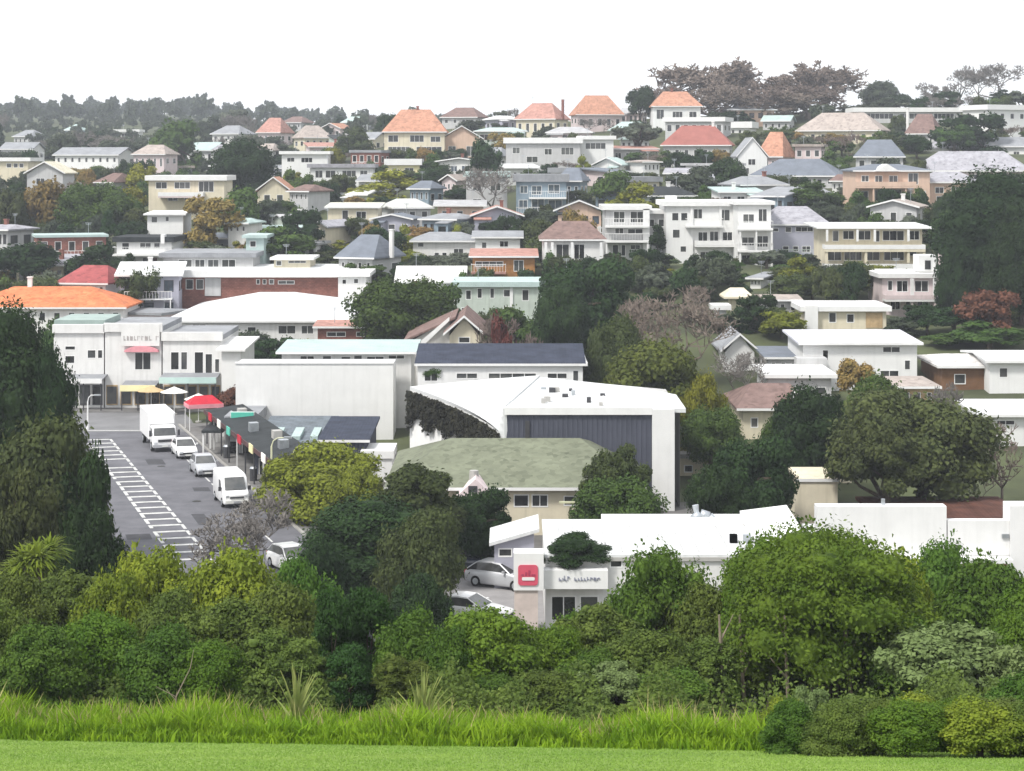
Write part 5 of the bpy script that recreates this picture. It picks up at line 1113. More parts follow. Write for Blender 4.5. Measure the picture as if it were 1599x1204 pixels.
# middle kinds with finer foliage
kind('bigdark', make_tree('bigdark', 21, 'round', lf_dark, 60, 26000, .20, 9, 9), make_tree('bigdark', 22, 'dome', lf_dark, 60, 26000, .20, 9, 9))
kind('bigolive', make_tree('bigolive', 23, 'round', lf_olive, 60, 26000, .17, 9, 8), make_tree('bigolive', 24, 'open', lf_olive, 90, 24000, .17, 9, 8))
kind('tall_dark', make_tree('tall_dark', 61, 'round', lf_dark, 120, 42000, .20, 9, 15), make_tree('tall_dark', 62, 'dome', lf_dark, 120, 42000, .20, 10, 14))
kind('tall_olive', make_tree('tall_olive', 63, 'round', lf_olive, 90, 30000, .17, 6, 9), make_tree('tall_olive', 64, 'open', lf_olive, 130, 30000, .17, 6, 9))
kind('bigmid', make_tree('bigmid', 25, 'round', lf_mid, 55, 22000, .18, 8, 8))
kind('bigyellow', make_tree('bigyellow', 26, 'dome', lf_yel, 45, 20000, .16, 8, 6), make_tree('bigyellow', 27, 'round', leafm('leaf_olive_yellow', (.13, .145, .03), (.06, .075, .02)), 45, 20000, .17, 8, 7))
# near shrubs, fine leaves
kind('near_green', make_tree('near_green', 31, 'dome', n_mid, 80, 34000, .085, 4, 4), make_tree('near_green', 32, 'round', n_brt, 80, 34000, .085, 4, 4))
kind('near_lime', make_tree('near_lime', 33, 'round', n_lime, 70, 28000, .08, 3.5, 3.2))
kind('near_olive', make_tree('near_olive', 34, 'dome', n_olive, 90, 34000, .075, 4, 4), make_tree('near_olive', 35, 'open', n_olive, 120, 30000, .08, 4, 4))
kind('near_pale', make_tree('near_pale', 36, 'open', n_pale, 110, 20000, .085, 3.5, 3, core=False))
kind('near_big', make_tree('near_big', 37, 'round', n_brt, 130, 56000, .075, 6, 5.4, bark_pale, .35), make_tree('near_big', 38, 'dome', n_mid, 110, 40000, .09, 6, 4.5))
kind('near_column', make_tree('near_column', 39, 'column', leafm('leaf_deep_green', (.055, .12, .03), (.024, .055, .016), .15, .3, 1.1), 60, 24000, .08, 2.4, 4, None, .5))
kind('bare', make_bare(41, twig), make_bare(42, twig, 9, 8), make_bare(43, twig_grey, 7, 9))
kind('bare_far', make_bare(51, twig, 11, 9, 7, .66, .2, .3), make_bare(52, twig, 11, 8, 7, .68, .2, .3), make_bare(53, twig, 11, 9, 7, .64, .2, .4))
kind('bare_grey', make_bare(44, twig_grey, 8, 7, 6, .66), make_bare(45, twig_grey, 8, 8))
DIM = {}
for k_, vs_ in TREES.items():
    DIM[k_] = []
    for cm, tm in vs_:
        co = np.empty(len(cm.vertices) * 3, np.float32); cm.vertices.foreach_get('co', co); co = co.reshape(-1, 3)
        DIM[k_].append((float(np.percentile(np.abs(co[:, 0]), 98.5)) * 2, float(np.percentile(co[:, 2], 99.3))))
TCOUNT = 0
def tree(kd, x, Y, z, wd, hgt, label, name='tree', cat='tree', var=None, group=None, rot=None):
    global TCOUNT
    vs_ = TREES[kd]; i = (TCOUNT if var is None else var) % len(vs_); TCOUNT += 1
    cm, tm = vs_[i]; dw, dh = DIM[kd][i]
    r = empty(name, (x, Y, z), rnd.uniform(0, 6.28) if rot is None else rot, label, cat, group); r.scale = (wd / dw, wd / dw, hgt / dh)
    link('twigs' if kd.startswith('bare') else 'crown', cm, r); link('trunk', tm, r)
    return r
def tree_px(kd, px, top, wpx, Y, label, name='tree', cat='tree', base=None, var=None, prot=True, phrase=None, group=None):
    x = (px - CX) / F * Y; zg = gz(x, Y); zt_ = CZ - (top - HY) / F * Y
    if base is not None: zg = CZ - (base - HY) / F * Y
    hgt = max(zt_ - zg, 1.0); tree(kd, x, Y, zg - .1, wpx * Y / F, hgt + .1, label, name, cat, var, group)
    pb = HY + (CZ - zg) / Y * F
    if prot: RECTS.append((px - wpx * .38, px + wpx * .38, top, top + (pb - top) * .6, Y))
    if phrase: MARKS.append((px, (top + pb) / 2, Y, phrase))
    FOOT.append((x, Y, wpx * Y / F * .3))

T = tree_px
# --- skyline bare trees, right
for i, (px, top, wp, Y, ph, lb) in enumerate([
    (1075, 104, 120, 470, 'left skyline bare tree', 'tall spreading bare brown tree left of the skyline group'),
    (1150, 98, 110, 480, 'middle skyline bare tree', 'tall bare brown tree in the middle of the skyline group'),
    (1225, 100, 130, 470, 'broad skyline bare tree', 'broadest bare brown tree of the skyline group'),
    (1290, 108, 100, 485, 'right skyline bare tree', 'bare brown tree at the right end of the skyline group'),
    (1110, 128, 90, 460, 'low skyline bare tree', 'lower bare brown tree above the small orange roofed cottage'),
    (1185, 132, 100, 455, 'second low skyline bare tree', 'lower dense bare tree under the tall skyline group'),
    (1130, 140, 90, 452, 'fourth low skyline bare tree', 'low bare thicket tree between the orange roofed cottage and the tall skyline group'),
    (1228, 142, 90, 450, 'fifth low skyline bare tree', 'low bare thicket tree under the broadest skyline tree'),
    (1045, 128, 60, 470, 'sixth low skyline bare tree', 'small bare tree at the left tip of the skyline group'),
    (1262, 134, 90, 455, 'third low skyline bare tree', 'lower bare tree above the taupe roofed house')]):
    T('bare_far', px, top, wp * 1.15, Y, lb, 'bare_tree', var=i, phrase=ph)
for i, (px, top, wp, Y, lb) in enumerate([(1500, 104, 90, 520, 'grey leafless tree on the far right skyline left of its pair'), (1560, 100, 100, 510, 'grey leafless tree at the right edge of the skyline'), (1455, 130, 80, 540, 'small grey leafless tree above the long white modern house')]):
    T('bare_grey', px, top, wp, Y, lb, 'bare_tree', var=i, prot=False)
T('dull', 1375, 128, 60, 520, 'rounded grey green tree alone on the right skyline', prot=False)
T('dark', 1000, 136, 46, 450, 'dark rounded tree between the ridge house and the orange roofed cottage', phrase='dark ridge tree', var=0)
T('grey', 995, 192, 80, 380, 'grey green loose tree in front of the small teal roofed house', var=0)
T('dark', 1515, 180, 110, 372, 'round dark green tree on the right hill below the stepped white house', var=1, phrase='round hillside tree')
T('mid', 1490, 196, 60, 366, 'small bright green tree left of the round hillside tree', var=0)
# --- named trees on the slopes
T('bigdark', 376, 222, 104, 335, 'large dark round tree on the left hill', var=0, phrase='large dark left tree')
T('dark', 760, 220, 52, 330, 'dark ball shaped tree in the middle of the hill', var=0, phrase='dark ball tree')
T('mid', 276, 190, 84, 430, 'dark green spreading tree below the left skyline', var=1)
T('bigmid', 150, 290, 110, 285, 'tall rich green tree on the left hill', phrase='tall rich green left tree')
T('gold', 68, 284, 84, 290, 'golden leaved tree at the left', var=0, phrase='golden left tree')
T('olive', 18, 300, 60, 285, 'olive tree at the left edge beside the golden tree')
T('gold', 330, 310, 90, 275, 'golden brown tree below the large dark left tree', var=1)
T('mid', 372, 296, 80, 282, 'green bushy tree right of the cream balcony house')
T('mid', 440, 356, 110, 262, 'broad bright green tree left of the dark blue hip roof', var=0)
T('dark', 470, 330, 80, 268, 'dark tree behind the broad bright green tree', var=1)
T('olive', 608, 238, 44, 340, 'small olive tree in front of the yellow deck house') if False else None
T('yellow', 610, 268, 120, 325, 'long bright green hedge like tree below the yellow deck house', var=0)
T('olive', 556, 200, 60, 420, 'olive tree left of the orange tiled villa')
T('dark', 600, 356, 70, 258, 'dark tree right behind the dark blue hip roof')
T('bare_grey', 770, 262, 80, 300, 'grey bare tree in front of the grey stone block house', 'bare_tree', prot=False)
T('yellow', 1000, 288, 110, 285, 'yellow green bush row above the grey and white townhouse', var=0, phrase='yellow green bush row')
T('mid', 958, 268, 70, 300, 'green tree left of the yellow green bush row')
T('dull', 1075, 262, 90, 305, 'dull green tree above the large white flats')
T('dark', 1135, 248, 60, 310, 'dark green tree left of the low teal roofed house', var=0)
T('mid', 1270, 285, 90, 285, 'green hedge like tree above the lavender boarded house')
T('rust', 850, 322, 90, 262, 'rust coloured shrub above the white bungalow roof') if False else None
T('gold', 905, 330, 60, 262, 'golden brown tree behind the bungalow roof', var=0)
T('cypress', 1026, 352, 26, 245, 'dark narrow cypress in front of the large white flats', phrase='dark narrow cypress')
T('dark', 1005, 390, 60, 238, 'dark shrub left of the dark narrow cypress foot', prot=False)
T('mid', 1095, 418, 90, 236, 'wide green shrub below the large white flats', prot=False)
T('grey', 1025, 424, 50, 226, 'grey green round shrub below the cypress', var=0)
T('mid', 1240, 412, 80, 240, 'green shrub below the lavender boarded house', prot=False)
T('dark', 1180, 462, 70, 205, 'dark conifer like tree below the cream pavilion', var=1)
T('bigdark', 918, 412, 168, 196, 'very large dark evergreen in the centre', var=1, phrase='very large dark evergreen')
T('bigdark', 872, 450, 90, 190, 'dark evergreen left of the very large one in the centre', var=0)
T('bigmid', 625, 440, 150, 200, 'broad dark green tree behind the brick lean-to', phrase='broad tree behind the lean-to')
T('mid', 700, 446, 60, 204, 'small green tree in front of the pale green boarded house', var=1)
T('bare', 1058, 455, 150, 186, 'wide mauve brown bare tree above the olive trees', 'bare_tree', var=0, phrase='wide mauve bare tree')
T('bare', 1020, 468, 90, 184, 'mauve brown bare tree left of the widest one', 'bare_tree', var=1, prot=False)
T('bare', 1150, 545, 90, 172, 'purplish bare shrub left of the brown roofed cottage', 'bare_tree', var=2, prot=False)
T('bare', 810, 496, 100, 176, 'low reddish bare bushes behind the navy roof', 'bare_tree', var=1, prot=False)
T('rust', 790, 500, 60, 174, 'rust coloured bush behind the navy roof', prot=False)
T('bigyellow', 1030, 540, 170, 158, 'large olive yellow tree behind the white wedge roof', var=1, phrase='large olive yellow tree')
T('bigolive', 960, 500, 90, 170, 'olive tree between the large evergreen and the olive yellow tree', var=0)
T('bigmid', 1110, 640, 90, 148, 'fresh green tree right of the white end pier')
T('bigyellow', 1100, 590, 80, 152, 'yellow green tree above the fresh green tree', var=0)
T('tall_dark', 1552, 274, 160, 214, 'huge dark pine mass at the right edge', var=0, phrase='huge dark pine mass')
T('tall_dark', 1595, 320, 110, 206, 'second dark pine at the right edge', var=1)
T('bigdark', 1500, 352, 80, 212, 'lower dark pine lobe at the left of the huge dark pine mass', var=1, prot=False)
T('bigdark', 1490, 300, 60, 262, 'dark pine left of the huge dark pine mass', var=0)
T('mid', 1545, 505, 120, 196, 'green shrubs below the dark pines at the right edge', var=0)
T('mid', 1480, 520, 80, 198, 'green bush right of the long white blue house')
T('rust', 1545, 455, 80, 200, 'rust coloured shrubs at the foot of the dark pines')
T('gold', 1338, 562, 60, 172, 'tan bush in front of the long white blue house', var=0)
T('olive', 218, 424, 66, 233, 'round olive brown clipped tree right of the orange tiled roof', var=0, phrase='round clipped tree')
T('dark', 40, 380, 120, 250, 'dark tree group behind the orange tiled building')
T('dark', 150, 385, 100, 252, 'dark green tree left of the black and white house')
# --- middle ground trees
T('bigolive', 1432, 618, 236, 132, 'very large olive tree on the right', var=0, phrase='very large olive tree')
T('bigolive', 1378, 660, 150, 128, 'olive tree at the left foot of the very large olive', var=1, prot=False)
T('bigdark', 1270, 612, 130, 140, 'dark green tree left of the very large olive tree', var=0, phrase='dark green right centre tree')
T('bigmid', 1370, 592, 110, 150, 'green tree behind the very large olive tree', prot=False)
T('bigmid', 1230, 640, 80, 142, 'green bush below the brown roofed cottage')
T('bare', 1565, 660, 100, 136, 'bare brown tree at the right edge above the white parapet', 'bare_tree', var=1)
T('bare_grey', 1470, 600, 120, 150, 'bare brownish tree behind the very large olive tree', 'bare_tree', prot=False)
T('bigdark', 1178, 688, 140, 126, 'drooping dark tree beside the dark driveway', var=1, phrase='drooping dark tree')
T('bigdark', 1120, 730, 90, 124, 'dark bushy tree left of the drooping dark tree', var=0)
T('bigolive', 962, 702, 100, 124, 'feathery olive tree in front of the grey green hall roof', var=1, phrase='feathery olive tree')
T('bigmid', 965, 750, 130, 120, 'green tree under the feathery olive tree', var=0)
T('bigyellow', 505, 694, 170, 134, 'large yellow green shrub mass beside the street', var=0, phrase='large yellow green shrub mass')
T('bigyellow', 455, 712, 80, 136, 'yellow olive shrub at the left of the yellow green mass', var=1)
T('bigyellow', 560, 730, 100, 130, 'yellow green shrub at the right of the yellow green mass', var=0)
T('bare_grey', 400, 770, 190, 116, 'grey bare twiggy tree at the bottom of the street', 'bare_tree', var=0, phrase='grey twiggy tree')
T('bare_grey', 350, 806, 120, 112, 'low grey bare shrub left of the twiggy tree', 'bare_tree', var=1, prot=False)
T('tall_olive', 655, 734, 140, 112, 'olive tree in front of the hall with the grey green roof', var=1, phrase='olive centre tree')
T('tall_dark', 575, 786, 190, 104, 'large dark tree in the centre foreground', var=0, phrase='large dark centre tree')
T('bigdark', 745, 770, 120, 118, 'dark green tree right of the olive centre tree', var=1)
T('bigolive', 660, 800, 130, 100, 'dark olive tree behind the white parked car', var=0)
T('bigdark', 500, 850, 120, 98, 'dark bush left of the large dark centre tree', var=1)
T('bigdark', 655, 900, 90, 92, 'dark grey green bush in front of the white parked car', var=0, prot=False)
T('bigdark', 900, 838, 104, 102.9, 'dark green planted hedge on the edge of the low white roof', 'hedge', 'hedge', base=880, var=1, prot=False)
# left big trees
T('tall_dark', 10, 492, 155, 118, 'very tall dark tree filling the left edge', var=0, phrase='very tall dark left tree')
T('tall_dark', 86, 556, 92, 116, 'dark tree at the right shoulder of the very tall left tree', var=1, phrase='dark shoulder tree')
T('bigolive', 60, 660, 210, 96, 'broad olive tree below the very tall dark left tree', var=0, phrase='broad olive left tree')
T('bigdark', 120, 720, 120, 94, 'dark olive tree beside the road on the left', var=1)
T('bigolive', 20, 740, 130, 88, 'olive tree at the left edge below the broad olive tree', var=1)
T('bigdark', 140, 800, 110, 84, 'dark bush left of the road bottom', var=0)
T('bigmid', 675, 568, 44, 161, 'bright green plant tub at the left of the navy roofed building', 'shrub', 'shrub', base=604, prot=False)
T('rust', 352, 606, 60, 182, 'reddish brown tree beyond the red canopy', var=0)

# cabbage tree at the left: trunks with tufts
def cabbage(px, top, wpx, Y, label):
    x = (px - CX) / F * Y; zg = gz(x, Y); hgt = CZ - (top - HY) / F * Y - zg; r = empty('cabbage_tree', (x, Y, zg), 0, label, 'cabbage tree'); rg = np.random.default_rng(3)
    mb = MB(); heads = []; wd = wpx * Y / F
    for k in range(7):
        a = k * .9; tx, ty = math.cos(a) * wd * rg.uniform(.1, .36), math.sin(a) * wd * .3; h1 = hgt * rg.uniform(.62, .85)
        mb.tube((tx * .2, ty * .2, -.3), (tx * .7, ty * .7, h1 * .6), .13, .1, 7); mb.tube((tx * .7, ty * .7, h1 * .6), (tx, ty, h1), .1, .09, 7); heads.append((tx, ty, h1))
    mb.build('trunk', bark_pale, r)
    V = []; Fs = []
    for hx, hy, hz in heads:
        for _ in range(150):
            d = rg.normal(size=3); d[2] = abs(d[2]) * .9 - .35; d /= np.linalg.norm(d); l = rg.uniform(.7, 1.1); sd_ = np.cross(d, (0, 0, 1)); sd_ = sd_ / (np.linalg.norm(sd_) + 1e-6) * .045
            p0 = np.array((hx, hy, hz)); p1 = p0 + d * l * .6; p2 = p0 + d * l - np.array((0, 0, .22 * l)); o = len(V)
            V += [p0 - sd_, p0 + sd_, p1 + sd_, p1 - sd_, p2 + sd_ * .3, p2 - sd_ * .3]; Fs += [(o, o + 1, o + 2, o + 3), (o + 3, o + 2, o + 4, o + 5)]
    link('fronds', np_mesh('fronds', np.array(V), np.array(Fs), n_lime), r); RECTS.append((px - wpx / 2, px + wpx / 2, top, top + 70, Y))
cabbage(52, 800, 100, 74, 'bright green cabbage tree with pale trunks at the left edge')
# dark vines on the curved wall: one leafy part
root, curve, zt = VINE
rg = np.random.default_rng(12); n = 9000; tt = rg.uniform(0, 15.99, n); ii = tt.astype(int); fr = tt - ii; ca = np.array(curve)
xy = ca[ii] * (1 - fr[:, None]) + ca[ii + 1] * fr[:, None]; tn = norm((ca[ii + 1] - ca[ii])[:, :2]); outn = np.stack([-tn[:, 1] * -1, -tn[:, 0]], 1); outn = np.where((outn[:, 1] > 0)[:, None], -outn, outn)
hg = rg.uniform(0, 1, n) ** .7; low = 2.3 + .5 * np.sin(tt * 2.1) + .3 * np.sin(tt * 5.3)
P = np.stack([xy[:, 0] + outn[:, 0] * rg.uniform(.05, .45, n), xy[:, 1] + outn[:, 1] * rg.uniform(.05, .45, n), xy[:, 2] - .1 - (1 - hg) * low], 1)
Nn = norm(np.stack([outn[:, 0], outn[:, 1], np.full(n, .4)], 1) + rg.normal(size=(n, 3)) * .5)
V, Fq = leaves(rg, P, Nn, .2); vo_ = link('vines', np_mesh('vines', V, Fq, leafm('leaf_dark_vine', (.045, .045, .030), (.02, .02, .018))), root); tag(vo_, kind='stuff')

# --- foreground shrub belt (photo column, top row, width, distance)
NEARS = [
    (20, 905, 120, 60, 'near_olive', 0, 'olive shrub at the far left of the foreground belt behind'),
    (95, 900, 130, 64, 'near_olive', 1, 'loose olive shrub behind the left foreground shrubs'),
    (60, 985, 130, 51, 'near_green', 0, 'deep green shrub at the left end of the foreground belt'),
    (150, 965, 130, 53, 'near_green', 1, 'fresh green shrub second from the left in the foreground belt'),
    (175, 905, 110, 60, 'near_lime', 0, 'lime green shrub top behind the second foreground shrub'),
    (235, 868, 130, 62, 'near_lime', 0, 'lime green rounded shrub below the road on the left'),
    (270, 930, 130, 58, 'near_olive', 0, 'dark olive shrub under the lime green rounded shrub'),
    (255, 985, 130, 50.5, 'near_green', 0, 'green leafy shrub in front of the dark olive shrub'),
    (362, 868, 150, 61, 'near_lime', 0, 'broad lime shrub below the grey twiggy tree'),
    (350, 945, 140, 54, 'near_olive', 1, 'open olive shrub under the broad lime shrub'),
    (330, 1010, 110, 50, 'near_green', 1, 'small fresh shrub with a pale bent stem in the left foreground'),
    (440, 920, 150, 57, 'near_olive', 0, 'mid olive shrub left of the deep green columns'),
    (440, 990, 120, 50.5, 'near_olive', 1, 'loose brownish olive shrub behind the left flax'),
    (470, 880, 120, 64, 'near_green', 0, 'green shrub behind the mid olive shrub'),
    (520, 930, 70, 53, 'near_column', 0, 'narrow deep green shrub left of its twin'),
    (575, 925, 90, 54, 'near_column', 0, 'narrow deep green shrub with drooping leaves right of its twin'),
    (545, 1010, 80, 50, 'near_column', 0, 'low deep green shrub in front of the narrow pair'),
    (640, 960, 110, 53, 'near_green', 0, 'green shrub between the narrow pair and the round bright shrub'),
    (630, 1030, 90, 50, 'near_olive', 1, 'small olive shrub behind the right flax'),
    (760, 958, 160, 51.5, 'near_green', 1, 'round bright green shrub in the middle foreground'),
    (700, 985, 90, 50.5, 'near_green', 0, 'dark leafy shrub left of the round bright green shrub'),
    (862, 985, 110, 53, 'near_green', 1, 'fresh green shrub right of the round bright green shrub'),
    (930, 955, 140, 55, 'near_olive', 1, 'pale olive open shrub in the middle foreground'),
    (905, 962, 110, 60, 'near_green', 1, 'green shrub under the sign fascia'),
    (1040, 868, 200, 60, 'near_big', 1, 'large green domed shrub right of the sign'),
    (1010, 990, 150, 51, 'near_olive', 0, 'bushy olive shrub below the large domed shrub'),
    (960, 1040, 100, 49.5, 'near_pale', 0, 'small silvery shrub at the grass edge in the middle'),
    (1090, 1000, 120, 52, 'near_olive', 1, 'olive shrub left of the shaded trunks'),
    (1190, 850, 130, 58, 'near_green', 1, 'bright green leafy tree left of the tallest foreground tree'),
    (1290, 842, 300, 54, 'near_big', 0, 'tallest foreground tree with drooping leaves and pale trunks'),
    (1240, 880, 230, 57, 'near_big', 1, 'dense green tree behind the tallest foreground tree'),
    (1380, 870, 150, 58, 'near_lime', 0, 'yellow green shrub right of the tallest foreground tree'),
    (1455, 856, 190, 62, 'near_big', 1, 'domed green tree behind on the right foreground'),
    (1540, 888, 170, 58, 'near_green', 0, 'mid green domed shrub at the right edge'),
    (1590, 960, 110, 54, 'near_green', 1, 'green shrub at the right edge under the domes'),
    (1400, 960, 150, 53, 'near_green', 0, 'dark green shrub between the tallest tree and the silvery shrub'),
    (1480, 985, 200, 50.5, 'near_pale', 0, 'large silvery leaved shrub in the right foreground'),
    (1560, 1010, 120, 50, 'near_pale', 0, 'silvery leaved shrub at the right edge'),
    (1500, 1040, 170, 50.8, 'near_green', 0, 'dark shrub under the large silvery shrub'),
    (1262, 1076, 60, 41.0, 'near_pale', 0, 'upright silvery sapling in front of the shaded trunks'),
    (1330, 1106, 110, 40.2, 'near_olive', 1, 'low grey green shrub right of the silvery sapling'),
    (1430, 1094, 130, 39.2, 'near_lime', 0, 'low lime shrub at the right grass edge'),
    (1550, 1100, 150, 38.6, 'near_olive', 0, 'low olive shrub in the right bottom corner'),
    (1200, 1010, 110, 56, 'near_olive', 1, 'shaded olive shrub among the dark trunks'),
    (1100, 920, 130, 59, 'near_olive', 0, 'olive green shrub right of the large domed shrub'),
    (1225, 1128, 70, 40.6, 'near_lime', 0, 'small lime tuft shrub at the end of the long grass'),
    (1385, 1140, 80, 38.4, 'near_olive', 0, 'low olive tuft between the low shrubs at the bottom right'),
    (1490, 1128, 100, 38.2, 'near_green', 1, 'low fresh green shrub in the bottom right foreground'),
    (1235, 1150, 80, 37.4, 'near_green', 0, 'small dark shrub spilling over the right end of the lawn'),
    (1320, 1142, 110, 36.6, 'near_olive', 0, 'olive shrub spilling over the lawn at the bottom right'),
    (1420, 1132, 120, 36.2, 'near_green', 1, 'fresh green shrub covering the lawn corner at the bottom right'),
    (1530, 1128, 130, 36.0, 'near_lime', 0, 'lime shrub lowest in the bottom right corner'),
    (1605, 1120, 100, 36.0, 'near_olive', 0, 'olive shrub cut by the bottom right corner'),
    (1600, 1060, 130, 40.5, 'near_green', 0, 'dark leafy shrub filling the bottom right corner'),
    (1130, 1010, 100, 60, 'near_green', 0, 'shrub added to darken the gap behind the thin pale stems'),  # backing shrub, added to darken the hollow between the stems
    (1290, 990, 140, 61, 'near_olive', 0, 'olive shrub added to darken the gap behind the tallest foreground tree'),  # second backing shrub, added to darken the hollow behind the trunks
    (1350, 940, 150, 59, 'near_green', 0, 'green shrub filling the gap right of the tallest foreground tree'),
    (690, 1050, 100, 49.5, 'near_olive', 0, 'low olive shrub between the right flax and the middle shrubs'),
    (770, 1060, 110, 49.3, 'near_green', 0, 'low deep green shrub under the round bright green shrub'),
    (860, 1052, 120, 49.4, 'near_olive', 0, 'low leafy olive shrub left of the small silvery shrub'),
    (925, 1020, 110, 50.5, 'near_green', 0, 'deep green shrub behind the small silvery shrub'),
    (1050, 1050, 120, 48.6, 'near_green', 0, 'low green shrub right of the small silvery shrub'),
    (-20, 940, 120, 52, 'near_olive', 0, 'olive shrub cut by the left edge of the foreground belt'),
    (1640, 900, 160, 56, 'near_green', 1, 'leafy shrub cut by the right edge of the foreground belt'),
]
for px, top, wp, Y, kd, vr, lb in NEARS:
    T(kd, px, top, wp, Y, lb, 'shrub' if kd != 'near_big' or vr else 'tree', 'shrub' if kd != 'near_big' or vr else 'tree', var=vr, prot=False, group='foreground shrub belt')
# bare trunks under the tallest tree
for i in range(7):
    px = 1130 + i * 34; Y = 52 + (i % 3); x = (px - CX) / F * Y; z = gz(x, Y); r = empty('leaning_trunk', (x, Y, z - .1), 0, ('leftmost', 'second from left', 'third from left', 'middle right', 'third from right', 'second from right', 'rightmost')[i] + ' thin pale stem in the dark under the tallest foreground tree', 'stem', 'stems under the tallest foreground tree')
    m = MB(); l = (rnd.uniform(-.5, .5), rnd.uniform(-.2, .3)); m.tube((0, 0, 0), (l[0] * .5, l[1] * .5, 1.3), .06, .05, 6); m.tube((l[0] * .5, l[1] * .5, 1.3), (l[0], l[1], 2.9), .05, .03, 6); m.build('stem', bark_pale, r)
    m = MB()
    for k in range(3):
        a = rnd.uniform(-1, 1); m.tube((l[0] * .6, l[1] * .6, 1.2 + k * .5), (l[0] * .6 + a * .6, l[1] * .6, 1.9 + k * .5), .03, .012, 4)
    m.build('twigs', bark_pale, r)
# pale bent stems in the left foreground
p = W(275, 1108, 47.5); r = empty('pale_sapling', (p.x, p.y, gz(p.x, p.y)), 0, 'thin pale bent sapling rising from the long grass on the left', 'sapling')
m = MB(); m.tube((0, 0, 0), (0, 0, .8), .02, .018, 5); m.tube((0, 0, .8), (.35, 0, 1.5), .018, .012, 5); m.tube((.35, 0, 1.5), (.42, .1, 1.95), .012, .006, 5); m.build('stem', bark_pale, r)
m = MB(); m.tube((0, 0, .7), (-.25, 0, 1.0), .01, .006, 4); m.tube((0, 0, .8), (-.5, 0, 1.05), .01, .005, 4); m.build('twigs', bark_pale, r)
# flax clumps
def flax(px, top, wpx, Y, label):
    x = (px - CX) / F * Y; z = gz(x, Y); hgt = CZ - (top - HY) / F * Y - z; r = empty('flax_plant', (x, Y, z), 0, label, 'flax'); rg = random.Random(int(px))
    for k in range(22):
        a = rg.uniform(0, 6.28); t_ = rg.uniform(.05, 1); sp_ = t_ * wpx * Y / F * .5; hh = hgt * (1.05 - .45 * t_ * t_) * rg.uniform(.8, 1); dx, dy = math.cos(a), math.sin(a); w_ = .065; sx, sy = -dy * w_, dx * w_; V = []; Fs = []
        for j in range(6):
            q = j / 5; ww = 1 - q ** 2.2; zz = hh * (q - .12 * t_ * q * q); rr_ = sp_ * q ** 1.8; V += [(dx * rr_ - sx * ww, dy * rr_ - sy * ww, zz), (dx * rr_ + dx * .012, dy * rr_, zz - .015), (dx * rr_ + sx * ww, dy * rr_ + sy * ww, zz)]
        for j in range(5): o = j * 3; Fs += [(o, o + 1, o + 4, o + 3), (o + 1, o + 2, o + 5, o + 4)]
        me = bpy.data.meshes.new('blade'); me.from_pydata(V, [], Fs); me.materials.append(flax_m); link('blade', me, r)
flax(462, 1030, 110, 45.6, 'tall upright flax plant in the long grass left of centre')
flax(660, 1038, 120, 44.6, 'pale flax plant in the long grass right of the first one')
flax(1500, 1085, 80, 39.5, 'small flax plant in the right foreground')

# ------------------------------------------------------------------ grass
def edge(x): return 45.3 - .36 * np.clip(np.asarray(x, float) + 12, 0, 22)
def blades(name, n, x0f, yr, hr, wd, m, lean, seed, dens=None, clump=0.0):
    rg = np.random.default_rng(seed); Y = rg.uniform(yr[0], yr[1], n); px = rg.uniform(x0f[0], x0f[1], n)
    if clump:
        k = max(1, n // 60); cx_ = rg.uniform(x0f[0], x0f[1], k); cy_ = rg.uniform(yr[0], yr[1], k); j = rg.integers(0, k, n); mk = rg.random(n) < clump
        px = np.where(mk, cx_[j] + rg.normal(size=n) * 9, px); Y = np.where(mk, cy_[j] + rg.normal(size=n) * .14, Y)
    x = (px - CX) / F * 42.0; Y = Y + edge(x); x = (px - CX) / F * Y
    if dens is not None: keep = dens(px, Y, rg); px, Y, x = px[keep], Y[keep], x[keep]
    n = len(x); z = ground_z(x, Y) - .01; hmod = 1.0 if 'lawn' in name else .75 + .25 * np.sin(x * 1.7 + 2) * np.sin(x * .63) + .12 * np.sin(x * 5.1 + Y * 3)
    h_ = rg.uniform(hr[0], hr[1], n) * hmod; a = rg.uniform(0, 6.28, n); le = rg.uniform(0, lean, n) * h_; w_ = wd * rg.uniform(.6, 1.3, n)
    dx, dy = np.cos(a) * le, np.sin(a) * le; b = rg.uniform(0, 6.28, n); sx, sy = np.cos(b) * w_ / 2, np.sin(b) * w_ / 2
    def P(fx, fz, s_): return np.stack([x + dx * fx + sx * s_, Y + dy * fx + sy * s_, z + h_ * fz], 1)
    V = np.stack([P(0, 0, -1), P(0, 0, 1), P(.3, .6, .8), P(.3, .6, -.8), P(1, .98, .1), P(1, .98, -.1)], 1).reshape(-1, 3); o = np.arange(n)[:, None] * 6
    Fq = np.concatenate([o + np.array([0, 1, 2, 3]), o + np.array([3, 2, 4, 5])])
    return tag(link(name, np_mesh(name, V, Fq, m)), 'long uncut bright green grass along the edge of the lawn' if 'long' in name else 'short mown pale green lawn grass', 'grass', kind='stuff')
blades('long_grass', 52000, (-40, 1250), (.05, 5.2), (.2, .85), .05, grass_m, .8, 1, clump=.75)
blades('long_grass', 16000, (1180, 1660), (.3, 5.5), (.1, .45), .045, grass_m, .7, 2, clump=.6)
blades('long_grass', 1800, (-40, 1250), (.6, 5.2), (.55, 1.15), .03, mat('dry_grass', (.38, .34, .15), .8, .2, 2.0), .5, 6, clump=.3)
blades('long_grass', 9000, (-40, 1300), (-.5, .4), (.06, .4), .045, grass_m, .9, 9, clump=.9)
blades('lawn_grass', 150000, (-40, 1640), (-15, .1), (.03, .06), .03, lawn_blade, .9, 3)
lm = mat('lawn', (.22, .31, .065), .9, .18, .25, col2=(.12, .20, .035)); ysl = list(np.arange(-20, 45.7, 1.5)) + [45.6]
X = []; 
